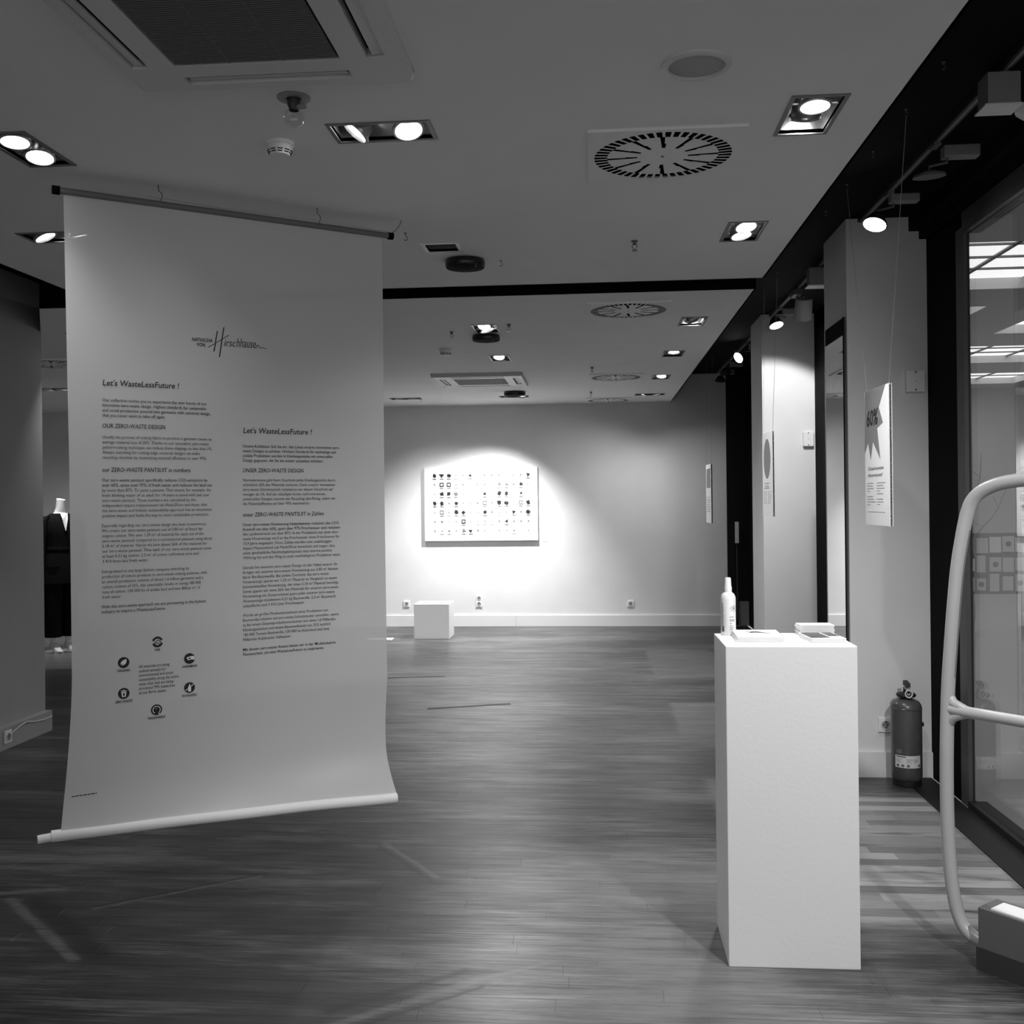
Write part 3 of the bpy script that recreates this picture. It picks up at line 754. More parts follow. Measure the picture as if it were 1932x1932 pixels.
# unlit dish spot, near
trackspot(4.60, 'unlit flat spotlight hanging from the track before the near board', (-0.02, 0.02, -0.135), (0.05, 0.1, -1), False, 0.065, 0.015, gear=(0.03, 0.15, 0.05), gy=0.0, m='midgrey')
trackspot(5.36, 'glowing spotlight in front of the near pillar top', (-0.058, 0.0, -0.142), (-0.35, -0.35, -0.95), True, 0.058, 0.05, 26, 70, gear=(0.0, 0.14, 0.04), gy=-0.06)
trackspot(8.38, 'glowing spotlight in front of the far pillar top', (-0.03, 0.0, -0.14), (0.2, -0.4, -0.95), True, 0.055, 0.06, 18, 70, gear=(0.02, 0.12, 0.05))
trackspot(10.2, 'glowing spotlight turned sideways beyond the far pillar', (-0.07, 0.1, -0.13), (-0.75, -0.55, -0.5), True, 0.055, 0.06, 45, 60, gear=(0.02, 0.12, 0.05))
trackspot(1.25, 'glowing spotlight on the track out of the picture aimed at the pedestal', (-0.05, 0.0, -0.15), (-0.40, 1.35, -1.0), True, 0.06, 0.06, 175, 70, gear=(0.02, 0.12, 0.05), blend=0.7)
trackspot(11.5, 'unlit spotlight at the far end of the track', (-0.04, 0.0, -0.14), (0.3, 0.4, -1), False, 0.06, 0.05)
trackspot(12.2, 'unlit spotlight nearest to the back wall', (-0.02, 0.0, -0.14), (0.0, 0.4, -1), False, 0.06, 0.05)
# box-type flood with dish
def boxflood(y, label, cyl=False, watts=0):
    t = thing('box_floodlight', (1.487, y, ZB - 0.0235), label, 'spotlight', group='box floodlights on the light track')
    MB().cbox(-0.070, 0.045, -0.05, 0.05, -0.125, -0.010, 0.003).build('gear_housing', 'grey', t)
    MB().box(-0.08, 0.05, -0.055, 0.055, -0.131, -0.125).build('bottom_plate', 'white', t)
    MB().cyl((0.0, 0, -0.010), (0, 0, 0.0), 0.03).build('adapter', 'midgrey', t)
    MB().cyl((0.055, 0.0, -0.115), (0.075, -0.01, -0.125), 0.012).build('swivel', 'midgrey', t)
    q = axis_q((0.15, -0.1, -1))
    smooth_angle(MB().lathe([(0.025, 0.075), (0.045, 0.06), (0.075, 0.02), (0.095, -0.004), (0.097, -0.010), (0.085, -0.004), (0.001, 0.008)], 32, (0.145, 0.0, -0.125), q).build('dish', 'offwhite', t))
    for i in range(6):
        MB().box(0.100 + i * 0.016, 0.104 + i * 0.016, -0.03, 0.03, -0.075, -0.02).build('cooling_fin', 'midgrey', t)
boxflood(3.86, 'large box floodlight with a round dish at the upper corner, nearest on the track')
boxflood(6.95, 'box floodlight with a dish half hidden behind the near pillar')
t = thing('cylinder_spotlight', (1.487, 7.72, ZB - 0.0235), 'grey cylinder spotlight with a bright rim in front of the far pillar', 'spotlight')
MB().cbox(-0.03, 0.03, -0.08, 0.08, -0.04, 0.0, 0.003).build('gear_box', 'midgrey', t)
MB().cyl((0, 0, -0.04), (0.02, 0, -0.07), 0.008).build('arm', 'midgrey', t)
q = axis_q((0.02, 0.55, -1))
o = smooth_angle(MB().lathe([(0.001, -0.16), (0.055, -0.155), (0.062, -0.14), (0.066, 0.0), (0.060, 0.002), (0.055, -0.02)], 28, (0.045, 0.0, -0.205), q).build('barrel', 'offwhite', t))
MB().lathe([(0.060, -0.002), (0.001, -0.004)], 28, (0.045, 0.0, -0.205), q).build('lens', 'emit', o)
spot(t, (0.045, 0.03, -0.23), (-0.12, 1.0, -0.98), 42, 78, 0.25, 0.03)

# ================================================================== BANNER
A2 = Vector((-1.926, 3.581)); U2 = Vector((0.8085, 0.5885)).normalized(); N2 = Vector((U2.y, -U2.x))
ban = thing('hanging_banner', (A2.x, A2.y, 0), 'tall translucent white text banner hanging from a rod at the ceiling', 'banner')
BW = 1.268
def bow(s, z):
    t = max(0.0, (0.80 - z) / 0.46)
    k = s / BW
    f = -0.028 * k * math.sin(min(1, t) * math.pi) if t < 1 else 0.0
    f += (0.02 + 0.05 * k) * max(0.0, (0.52 - z) / 0.18) ** 1.8
    f += 0.006 * math.sin(s * 5.2 + 0.7) * min(1.0, max(0.0, (1.6 - z))) + 0.004 * math.sin(s * 11 + z * 2)* min(1.0, max(0.0, (2.6 - z)))
    return f
def BP(s, z, off=0.0):
    e = 0.008 + 0.010 * min(1, max(0, (2.69 - z) / 1.0)) - 0.046 * max(0.0, (0.95 - z) / 0.58) ** 1.6
    s2 = s + e * (1 - s / BW)
    p = U2 * s2 + N2 * (bow(s, z) + off)
    return (p.x, p.y, z)
ZT = 2.690
def zbot(s): return 0.372 + (0.318 - 0.372) * s / BW
nu, nv = 40, 110
fm = MB()
for j in range(nv + 1):
    for i in range(nu + 1):
        s = BW * i / nu
        zz = ZT + (zbot(s) - ZT) * (j / nv)
        fm.v.append(BP(s, zz))
for j in range(nv):
    for i in range(nu):
        a = j * (nu + 1) + i; fm.f.append((a, a + 1, a + nu + 2, a + nu + 1))
me = fm.mesh('film', M['banner'], True); film = bpy.data.objects.new('film', me); col.objects.link(film); film.parent = ban
# rolled lower end
def rollp(s, dz=0.0, off=0.0):
    p = Vector(BP(max(0, min(BW, s)), zbot(max(0, min(BW, s))) ))
    d = U2 * (s - max(0, min(BW, s))) + N2 * (off - 0.012)
    return (p.x + d.x, p.y + d.y, p.z + dz)
smooth_angle(MB().tube([rollp(BW * i / 20 - 0.03 * (1 - i / 20), -0.006) for i in range(21)], 0.0215, 18).build('lower_roll', M['paper'], ban), 50)
MB().tube([rollp(-0.075, -0.010), rollp(-0.02, -0.008)], 0.0155, 16).build('roll_core', 'paper', ban)
# rod at the top
def rodp(s, dz=0, off=0.0): 
    p = U2 * s + N2 * off; return (p.x, p.y, 2.700 + dz)
MB().tube([rodp(-0.012), rodp(1.300)], 0.0125, 14).build('rod', 'midgrey', ban)
for s0, s1 in ((-0.030, -0.005), (1.295, 1.318)):
    MB().tube([rodp(s0), rodp(s1)], 0.016, 14).build('end_cap', 'black', ban)
MB().tube([rodp(0.30, 0.020, 0.014), rodp(0.6, 0.014, 0.014), rodp(0.95, 0.020, 0.014), rodp(1.31, 0.012, 0.014)], 0.0018, 6).build('hanging_wire', 'wire', ban)
for s in (0.35, 0.985):
    MB().tube([rodp(s, 0.014, 0.0), rodp(s + 0.008, 0.03, 0.0), rodp(s + 0.004, 0.045), rodp(s - 0.006, 0.05), rodp(s - 0.008, 0.0735)], 0.0018, 6).build('hook_loop', 'hook', ban)
MB().tube([rodp(1.31, 0.01), rodp(1.335, 0.03), rodp(1.35, 0.05), rodp(1.36, 0.073)], 0.0016, 6).build('loose_wire', 'hook', ban)

def BPR(s, z, off=0.0):
    p = U2 * s + N2 * (bow(s, z) + off); return (p.x, p.y, z)
# print
def place(s0, z0): return lambda u, v: BPR(s0 + u, z0 + v, 0.0022)
def para(s0, zc, lines, size, pitch, width, bold=0.0, shear=0.0, lab=None):
    """zc: centre height of the x-height of the first line"""
    mb = text_lines(lines, place(s0, zc - size * 0.26), size, pitch, width, bold, shear)
    return link_flat('lettering', mb, 'ink', ban, label=lab)
SZ, PT = 0.0165, 0.0189
NB, SB = 0.0, 0.007
para(0.134, 2.008, ["Let's WasteLessFuture !"], 0.031, 0, 0.277, 0.010, 0.12)
para(0.133, 1.945, ["Our collection invites you to experience the new luxury of our", "innovative zero-waste design. Highest standards for sustainable", "and social production poured into garments with universal design,", "that you never want to take off again."], SZ, PT, 0.398, SB)
para(0.132, 1.849, ["OUR ZERO-WASTE DESIGN"], 0.0225, 0, 0.226, SB, 0.1)
para(0.132, 1.808, ["Usually the process of cutting fabric to produce a garment causes an", "average material loss of 20%. Thanks to our innovative zero-waste", "pattern-cutting technique, we reduce these clippings to less than 1%.", "Always searching for cutting-edge universal designs we make", "recycling obsolete by maximizing material efficiency to over 99%."], SZ, PT, 0.403, NB)
para(0.130, 1.686, ["our ZERO-WASTE PANTSUIT in numbers"], 0.0225, 0, 0.32, SB, 0.1)
para(0.129, 1.648, ["Our zero-waste pantsuit specifically reduces CO2-emissions by", "over 60%, saves over 97% of fresh water and reduces the land use"], SZ, PT, 0.404, SB)
para(0.129, 1.648 - 2 * PT, ["by more than 87%. To paint a picture: That means, for example, the", "fresh drinking water of an adult for 14 years is saved with just one", "zero-waste pantsuit. These numbers are calculated by the", "independent impact measurement lab Made2Flow and show, that", "the zero-waste and holistic sustainability approach has an enormous", "positive impact and leads the way to more sustainable production."], SZ, PT, 0.401, NB)
para(0.127, 1.479, ["Especially regarding our zero-waste design the lever is enormous.", "We create our zero-waste pantsuit out of 3.80 m\u00b2 of finest fair", "organic cotton. We save 1.29 m\u00b2 of material for each cut of the", "zero-waste pantsuit compared to a conventional pantsuit using about", "5.18 m\u00b2 of material. Hence we save about 26% of the material for", "our zero-waste pantsuit. Thus each of our zero-waste pantsuit saves", "at least 0.31 kg cotton, 2.3 m\u00b2 of cotton cultivation area and", "3 410 litres less fresh water."], SZ, PT, 0.404, NB)
para(0.125, 1.309, ["Extrapolated to any large fashion company switching its", "production of cotton products to zero-waste cutting patterns, with", "an overall production volume of about 1.6 billion garments and a", "cotton content of 35%, this eventually results in saving 180 000", "tons of cotton, 130 000 ha of arable land and two Billion m\u00b2 of", "fresh water."], SZ, PT, 0.384, NB)
para(0.122, 1.179, ["With this zero-waste approach we are pioneering in the fashion", "industry to inspire a WasteLessFuture."], SZ, PT, 0.381, SB)
GS, GP = 0.0165, 0.0188
para(0.658, 1.845, ["Let's WasteLessFuture !"], 0.031, 0, 0.284, 0.010, 0.12)
para(0.657, 1.784, ["Unsere Kollektion l\u00e4dt Sie ein, den Luxus unseres innovativen zero-", "waste Designs zu erleben. H\u00f6chste Standards f\u00fcr nachhaltige und", "soziale Produktion werden in Kleidungsst\u00fccke mit universellen", "Design gegossen, die Sie nie wieder ausziehen m\u00f6chten."], GS, GP, 0.406, SB)
para(0.655, 1.687, ["UNSER ZERO-WASTE DESIGN"], 0.0225, 0, 0.25, SB, 0.1)
para(0.655, 1.649, ["Normalerweise geht beim Zuschnitt jedes Kleidungsst\u00fccks durch-", "schnittlich 20% des Materials verloren. Dank unserer innovativen", "zero-waste Schnitttechnik reduzieren wir diesen Verschnitt auf", "weniger als 1%. Auf der st\u00e4ndigen Suche nach innovativen,", "universellen Designs machen wir Recycling \u00fcberfl\u00fcssig, indem wir", "die Materialeffizienz auf \u00fcber 99% maximieren."], GS, GP, 0.391, NB)
para(0.654, 1.511, ["unser ZERO-WASTE PANTSUIT in Zahlen"], 0.0225, 0, 0.336, SB, 0.1)
para(0.653, 1.472, ["Unser zero-waste Hosenanzug beispielsweise reduziert den CO2-", "Aussto\u00df um \u00fcber 60%, spart \u00fcber 97% Frischwasser und reduziert"], GS, GP, 0.408, SB)
para(0.653, 1.472 - 2 * GP, ["den Landverbrauch um \u00fcber 87%. In der Produktion nur eines zero-", "waste Hosenanzugs wird so das Frischwasser eines Erwachsenen f\u00fcr", "13,9 Jahre eingespart. Diese Zahlen wurden vom unabh\u00e4ngigen", "Impact Measurement Lab Made2Flow berechnet und zeigen, dass", "unser ganzheitliche Nachhaltigkeitsansatz eine enorme positive", "Wirkung hat und den Weg zu einer nachhaltigeren Produktion weist."], GS, GP, 0.408, NB)
para(0.651, 1.301, ["Gerade bei unserem zero-waste Design ist der Hebel enorm: So", "fertigen wir unseren zero-waste Hosenanzug aus 3,80 m\u00b2 feinster", "fairer Bio-Baumwolle. Bei jedem Zuschnitt des zero-waste", "Hosenanzugs sparen wir 1,29 m\u00b2 Material im Vergleich zu einem", "konventionellen Hosenanzug, der etwa 5,18 m\u00b2 Material ben\u00f6tigt.", "Somit sparen wir etwa 26% des Materials f\u00fcr unseren zero-waste", "Hosenanzug ein. Entsprechend spart jeder unserer zero-waste", "Hosenanz\u00fcge mindestens 0,31 kg Baumwolle, 2,3 m\u00b2 Baumwoll-", "anbaufl\u00e4che und 3 410 Liter Frischwasser."], GS, GP + 0.0002, 0.401, NB)
para(0.649, 1.112, ["W\u00fcrde ein gro\u00dfes Modeunternehmen seine Produktion von", "Baumwollprodukten auf zero-waste Schnittmuster umstellen, sparte", "es bei einem Gesamtproduktionsvolumen von etwa 1,6 Milliarden", "Kleidungsst\u00fccken und einem Baumwollanteil von 35% letztlich", "180 000 Tonnen Baumwolle, 130 000 ha Ackerland und zwei", "Milliarden Kubikmeter S\u00fc\u00dfwasser."], GS, GP + 0.0005, 0.402, NB)
para(0.648, 0.976, ["Mit diesem zero-waste Ansatz leisten wir in der Modeindustrie", "Pionierarbeit, um eine WasteLessFuture zu inspirieren."], GS, GP, 0.388, SB)
# name mark
para(0.462, 2.193, ["NATASCHA"], 0.0195, 0, 0.080, 0.012)
para(0.481, 2.174, ["VON"], 0.0195, 0, 0.032, 0.012)
def ribbon(pts, w0, w1=None, off=0.0022, mb=None):
    mb = mb or MB(); w1 = w1 or w0; n = len(pts); b = len(mb.v)
    for i, (s, z) in enumerate(pts):
        a = pts[max(0, i - 1)]; c = pts[min(n - 1, i + 1)]
        dx, dz = c[0] - a[0], c[1] - a[1]; l = math.hypot(dx, dz) or 1
        w = (w0 + (w1 - w0) * i / (n - 1)) / 2
        mb.v += [BPR(s - dz / l * w, z + dx / l * w, off), BPR(s + dz / l * w, z - dx / l * w, off)]
    for i in range(n - 1): mb.f.append((b + 2 * i, b + 2 * i + 1, b + 2 * i + 3, b + 2 * i + 2))
    return mb
mk = MB()
ribbon([(0.547, 2.153), (0.552, 2.18), (0.556, 2.205), (0.561, 2.234)], 0.0045, 0.0040, mb=mk)
ribbon([(0.568, 2.132), (0.574, 2.17), (0.580, 2.21), (0.587, 2.251)], 0.0045, 0.0040, mb=mk)
ribbon([(0.524, 2.168), (0.545, 2.180), (0.572, 2.198), (0.590, 2.211), (0.607, 2.221)], 0.0022, 0.0026, mb=mk)
text_lines(['irsc'], place(0.585, 2.177), 0.042, 0, 0.048, 0.0, 0.25, mk)
text_lines(['hhause'], place(0.634, 2.177), 0.050, 0, 0.080, 0.0, 0.25, mk)
ribbon([(0.714, 2.178), (0.718, 2.187), (0.724, 2.190), (0.727, 2.183), (0.730, 2.177), (0.737, 2.181), (0.746, 2.180), (0.757, 2.175)], 0.0028, 0.0022, mb=mk)
link_flat('name_mark', mk, 'ink', ban, label='handwritten style name in black ink')
# round emblems
def emblem(s, z, name, shapes, arcs=False, tx=None, tw=0.05):
    r = 0.0205
    dk = MB(); lt = MB()
    if arcs:
        for a0, a1 in ((20, 165), (200, 345)):
            pts = [(s + 0.0165 * math.cos(R(a)), z + 0.0165 * math.sin(R(a))) for a in range(a0, a1 + 1, 8)]
            ribbon(pts, 0.008, mb=dk)
    else:
        dk.v += [BPR(s + r * math.cos(2 * math.pi * i / 32), z + r * math.sin(2 * math.pi * i / 32), 0.0022) for i in range(32)]; dk.f.append(tuple(range(32)))
    for kind, pts in shapes:
        tgt = lt if kind in 'lL' else dk
        if kind in 'LD':
            ribbon([(s + a, z + c) for a, c in pts], 0.0028, off=0.0036, mb=tgt)
        else:
            b = len(tgt.v); off = 0.0036 if kind == 'l' else 0.0042
            tgt.v += [BPR(s + a, z + c, off) for a, c in pts]; tgt.f.append(tuple(range(b, b + len(pts))))
    text_lines([name], lambda u, v: BPR(s + u, z - 0.034 + v, 0.0022), 0.0125, 0, tw, 0.02, 0, dk, centre=True)
    link_flat('emblem', dk, 'ink', ban)
    if lt.v: link_flat('emblem_glyph', lt, 'paper', ban)
leaf = [(-0.010, -0.011), (-0.011, 0.000), (-0.004, 0.008), (0.009, 0.013), (0.011, 0.004), (0.006, -0.006), (-0.002, -0.010)]
emblem(0.198, 0.968, 'ORGANIC', [('l', leaf), ('D', [(-0.012, -0.013), (-0.002, -0.002), (0.005, 0.004)])], tw=0.048)
emblem(0.197, 0.853, 'ZERO-WASTE', [('l', [(-0.009, 0.006), (0.009, 0.006), (0.007, -0.013), (-0.007, -0.013)]), ('l', [(-0.011, 0.008), (0.011, 0.008), (0.011, 0.0105), (-0.011, 0.0105)]), ('l', [(-0.004, 0.0115), (0.004, 0.0115), (0.004, 0.0135), (-0.004, 0.0135)]),
    ('d', [(0.0035 * math.cos(a), -0.0035 + 0.0062 * math.sin(a)) for a in [i * math.pi / 6 for i in range(12)]])], tw=0.062)
emblem(0.438, 0.850, 'NO-PLASTIC', [('l', [(-0.0055, -0.015), (0.0055, -0.015), (0.0055, 0.003), (0.002, 0.008), (0.002, 0.014), (-0.002, 0.014), (-0.002, 0.008), (-0.0055, 0.003)]), ('L', [(-0.015, -0.010), (0.015, 0.012)])], tw=0.057)
emblem(0.439, 0.962, 'HANDMADE', [('l', [(-0.012, 0.004), (-0.004, 0.007), (0.012, 0.010), (0.019, 0.006), (0.019, -0.006), (0.006, -0.004), (-0.006, -0.006)]), ('d', [(-0.007, 0.000), (0.0, 0.004), (0.006, 0.001), (0.000, -0.002)])], tw=0.057)
emblem(0.321, 1.035, 'FAIR', [('D', [(-0.014, -0.006), (-0.004, 0.004), (0.003, 0.008), (0.008, 0.002), (0.014, -0.003)]), ('D', [(-0.010, -0.010), (-0.002, -0.003), (0.004, -0.006), (0.010, -0.010)])], arcs=True, tw=0.020)
ring = [(0.0135 * math.cos(a) , 0.0135 * math.sin(a)) for a in [R(-50) + i * R(292) / 24 for i in range(25)]]
emblem(0.315, 0.778, 'TRANSPARENT', [('L', ring), ('L', [(0.006, -0.012), (0.012, -0.018)]), ('l', [(-0.004, 0.004), (-0.001, 0.006), (0.0005, 0.004), (-0.002, 0.002)])], tw=0.066)
para(0.252, 0.946, ["All materials are being", "audited annually for", "environmental and social", "sustainability along the entire", "value chain and are being", "processed 99% waste-free", "at our Berlin atelier."], 0.0165, 0.0164, 0.146, 0.0)
mb = MB()
rnd = random.Random(5)
x = 0.012
while x < 0.098:
    w = rnd.uniform(0.004, 0.013); ribbon([(x, 0.4985), (x + w, 0.4983)], 0.0035, mb=mb); x += w + 0.0025
link_flat('imprint_line', mb, 'ink', ban)

# ================================================================== PEDESTAL AND THINGS ON IT
PZ = 1.065
ped = MB().cbox(0.422, 0.850, 3.450, 3.785, 0.0, PZ, 0.004).build('display_pedestal', 'plinth', None, label='tall white display pedestal standing beside the tube frame', cat='pedestal')
bo = thing('spray_bottle', (0.468, 3.735, PZ), 'white plastic bottle with a tall cap on the pedestal', 'bottle', rz=R(0))
smooth_angle(MB().lathe([(0.001, 0.0), (0.024, 0.0), (0.0265, 0.004), (0.0268, 0.128), (0.0255, 0.139), (0.021, 0.148), (0.014, 0.154), (0.0125, 0.158)], 32).build('body', 'white', bo), 40)
smooth_angle(MB().lathe([(0.0135, 0.156), (0.0135, 0.172), (0.0118, 0.176), (0.0105, 0.203), (0.009, 0.206), (0.001, 0.206)], 28).build('cap', 'white', bo), 40)
def wrap(a, z, r=0.0272): return (r * math.cos(a), r * math.sin(a), z)
lb = MB(); lb2 = MB()
def wrap_quad(mb, a0, a1, z0, z1, r=0.0272):
    n = 4; b = len(mb.v)
    for i in range(n + 1):
        a = a0 + (a1 - a0) * i / n; mb.v += [wrap(a, z0, r), wrap(a, z1, r)]
    for i in range(n): mb.f.append((b + 2 * i, b + 2 * i + 2, b + 2 * i + 3, b + 2 * i + 1))
# camera looks along about -97 deg + ...
av = math.atan2(-3.735, -0.468)
rnd = random.Random(11)
for i in range(16):
    z = 0.036 + i * 0.0052; wrap_quad(lb2, av - 1.05 + 0.10 * rnd.random(), av - 0.62 - 0.1 * rnd.random(), z, z + 0.0024)
wrap_quad(lb, av - 1.0, av - 0.55, 0.014, 0.034)
for i, (z, w) in enumerate(((0.066, 0.62), (0.056, 0.75), (0.0515, 0.75), (0.043, 0.3), (0.034, 0.5), (0.028, 0.55), (0.022, 0.5))):
    wrap_quad(lb2, av + 0.18, av + 0.18 + w, z, z + 0.0026)
pts = [wrap(av + 0.85 + 0.50 * math.cos(R(a)), 0.098 + 0.009 * math.sin(R(a)), 0.0273) for a in range(0, 360, 15)]
lb2.tube(pts, 0.0008, 5, closed=True)
wrap_quad(lb2, av + 0.62, av + 1.0, 0.094, 0.102)
link_flat('label_print', lb, 'inkgrey', bo); link_flat('label_text', lb2, 'grey', bo)

def booklet(name, x0, x1, y0, y1, z, th, rz, label, cover='paper', grp=None):
    cx, cy = (x0 + x1) / 2, (y0 + y1) / 2; w, l = (x1 - x0) / 2, (y1 - y0) / 2
    t = thing(name, (cx, cy, z), label, 'booklet', rz=rz, group=grp)
    MB().box(-w + 0.001, w - 0.001, -l + 0.001, l - 0.001, 0.0005, th - 0.0005).build('pages', 'paperedge', t)
    MB().box(-w, w, -l, l, th - 0.0005, th).box(-w, w, -l, l, 0, 0.0005).box(-w - 0.0003, -w + 0.0006, -l, l, 0.0005, th - 0.0005).build('cover', cover, t)
    return t
tops = ['lowest booklet of the stack with a starfish-like print', 'middle booklet of the stack with a starfish-like print', 'top booklet with a dark starfish-like print beside the bottle']
for i in range(3):
    b = booklet('brochure', 0.474 + i * 0.0015, 0.632 + (2 - i) * 0.001, 3.535, 3.735, PZ + i * 0.0062, 0.006, R(-3.0 + i * 0.8), tops[i], grp='stacked booklets on the pedestal')
    if i == 2:
        st = MB(); star = [(-0.055, 0.045), (-0.025, 0.030), (0.000, 0.035), (0.015, 0.012), (0.055, -0.030), (0.010, -0.008), (-0.010, 0.000), (-0.045, -0.018), (-0.022, 0.012)]
        st.prism(star, lambda u, v, w: (u + 0.005, v + 0.02, w), 0.0061, 0.0064); st.build('print', 'ink', b)
for i in range(2):
    b = booklet('magazine', 0.712, 0.826, 3.520, 3.690, PZ + i * 0.0075, 0.0073, R(3 + 2 * i), ['lower magazine with white page edges before the card stack', 'upper magazine with a dark photo cover before the card stack'][i], cover='paper', grp='magazines on the pedestal')
    if i == 1:
        MB().box(-0.054, 0.012, -0.060, 0.080, 0.0073, 0.0076).build('photo_print', 'photo', b)
        MB().box(0.018, 0.054, -0.020, 0.080, 0.0073, 0.0076).build('photo_print', 'photo', b)
for i in range(7):
    dx = [0, 0.001, -0.001, 0.002, 0, -0.0015, 0.001][i]
    k = booklet('card_pack', 0.712 + dx, 0.832 + dx, 3.700, 3.778, PZ + i * 0.0055, 0.0052, R([2, 1, 2.5, 1.5, 2, 3, 2.2][i]), ['lowest white card pack in the tallest paper stack on the pedestal', 'second lowest white card pack in the tallest stack', 'third white card pack from the bottom of the tallest stack', 'middle white card pack of the tallest stack', 'third white card pack from the top of the tallest stack', 'second highest white card pack in the tallest stack', 'topmost white card pack on the tallest stack'][i], grp='white cards in the tallest stack')
lf = MB().box(0.655, 0.700, 3.66, 3.755, PZ, PZ + 0.004).build('leaflet_pile', 'paper', None, label='flat white leaflets between the booklets and the card stack', cat='leaflet')

# ================================================================== HANGING BOARDS
def board(y_far, y_near, z0, z1, x, label, wires, name='cardboard_sign'):
    t = thing(name, (x, (y_far + y_near) / 2, z0), label, 'sign')
    w = (y_far - y_near) / 2; h = z1 - z0; T = 0.015
    MB().box(0, 0.0030, -w, w, 0, h).build('front_liner', 'board', t)
    MB().box(T - 0.0030, T, -w, w, 0, h).build('back_liner', 'board', t)
    z = MB(); n = int(h / 0.008)
    for i in range(n + 1):
        xx = 0.0031 if i % 2 == 0 else T - 0.0031
        z.v += [(xx, -w, h * i / n), (xx, w, h * i / n)]
    for i in range(n): z.f.append((2 * i, 2 * i + 2, 2 * i + 3, 2 * i + 1))
    me = z.mesh('corrugated_core', M['card']); o = bpy.data.objects.new('corrugated_core', me); col.objects.link(o); o.parent = t
    for (yb, yt) in wires:
        yl = yb - (y_far + y_near) / 2
        MB().tube([(0.007, yl, h - 0.004), (1.257 - x, yt - (y_far + y_near) / 2, ZB - 0.026 - z0)], 0.0011, 6).build('hanging_wire', 'wire', t)
    FP = lambda u, v: (-0.0008, w - u, h + v)          # u from the far edge towards the viewer, v down from the top (negative)
    return t, FP, 2 * w, h
t, FP, w, h = board(5.08, 4.67, 1.425, 2.061, 1.297, 'white cardboard sign with a grey burst reading 60% before the near pillar', [(5.06, 5.21), (4.69, 4.235)])
pts = [(140, 255), (375, 165), (302, 430), (347, 605), (282, 675), (315, 1040), (232, 835), (205, 1045), (175, 850), (130, 975)]
poly = []
for (a, c) in pts:
    u = min(1, max(0, (a - 135) / 275.0)); v = (c - (255 - 105 * u)) / (1555 + 110 * u); poly.append((u * w, -v * h))
g = MB(); g.prism(poly, lambda u, v, q: (q, w / 2 - u, h + v), -0.0006, -0.0001); g.build('grey_burst', 'boardgrey', t)
tx = text_lines(['60%'], lambda u, v: (-0.0010, w / 2 - (0.035 + u), h - 0.168 + v), 0.105, 0, 0.205, 0.03, 0.15)
link_flat('big_lettering', tx, 'ink', t)
tx = text_lines(['CO2 saved in the production', 'of the zero-waste pantsuit*'], lambda u, v: (-0.0010, w / 2 - (0.055 + u), h - 0.378 + v), 0.022, 0.031, 0.265, 0.012, 0.15)
link_flat('lettering', tx, 'inkgrey', t)
rnd = random.Random(4)
tl = MB()
for c_, (u0, n) in enumerate(((0.035, 9), (0.205, 9))):
    for i in range(n):
        if i == 4 + c_: continue
        v = -(0.438 + i * 0.0125); u1 = u0 + rnd.uniform(0.09, 0.15)
        if i in (3, 8): u1 = u0 + 0.05
        tl.prism([(u0, v), (u1, v), (u1, v - 0.0035), (u0, v - 0.0035)], lambda u, q, s: (s, w / 2 - u, h + q), -0.0008, -0.0001)
tl.prism([(0.035, -0.573), (0.335, -0.573), (0.335, -0.5755), (0.035, -0.5755)], lambda u, q, s: (s, w / 2 - u, h + q), -0.0008, -0.0001)
tl.build('fine_print', 'grey', t)
t, FP, w, h = board(8.05, 7.60, 1.425, 2.050, 1.282, 'cardboard sign with a dark grey circle before the far pillar', [(8.03, 7.73), (7.62, 7.177)])
MB().prism([(w / 2 - 0.01 + 0.15 * math.cos(2 * math.pi * i / 40), -0.195 + 0.15 * math.sin(2 * math.pi * i / 40)) for i in range(40)], lambda u, q, s: (s, w / 2 - u, h + q), -0.0006, -0.0001).build('grey_circle', 'boardgrey', t)
tl = MB()
for v, u0, u1 in ((-0.375, 0.09, 0.30), (-0.395, 0.12, 0.28), (-0.41, 0.08, 0.31)): tl.prism([(u0, v), (u1, v), (u1, v - 0.009), (u0, v - 0.009)], lambda u, q, s: (s, w / 2 - u, h + q), -0.0008, -0.0001)
for c_, u0 in enumerate((0.05, 0.24)):
    for i in range(8):
        v = -(0.44 + i * 0.0125); u1 = u0 + rnd.uniform(0.10, 0.15); tl.prism([(u0, v), (u1, v), (u1, v - 0.0035), (u0, v - 0.0035)], lambda u, q, s: (s, w / 2 - u, h + q), -0.0008, -0.0001)
tl.build('fine_print', 'grey', t)
t, FP, w, h = board(11.7, 11.2, 1.30, 1.945, 1.236, 'farthest cardboard sign hanging before the back wall', [(11.68, 11.75), (11.22, 11.15)])
tl = MB()
tl.prism([(0.05, -0.05), (0.45, -0.05), (0.45, -0.26), (0.05, -0.26)], lambda u, q, s: (s, w / 2 - u, h + q), -0.0006, -0.0001)
for i in range(9):
    v = -(0.36 + i * 0.02); tl.prism([(0.06, v), (0.42, v), (0.42, v - 0.005), (0.06, v - 0.005)], lambda u, q, s: (s, w / 2 - u, h + q), -0.0008, -0.0001)
tl.build('fine_print', 'boardgrey', t)

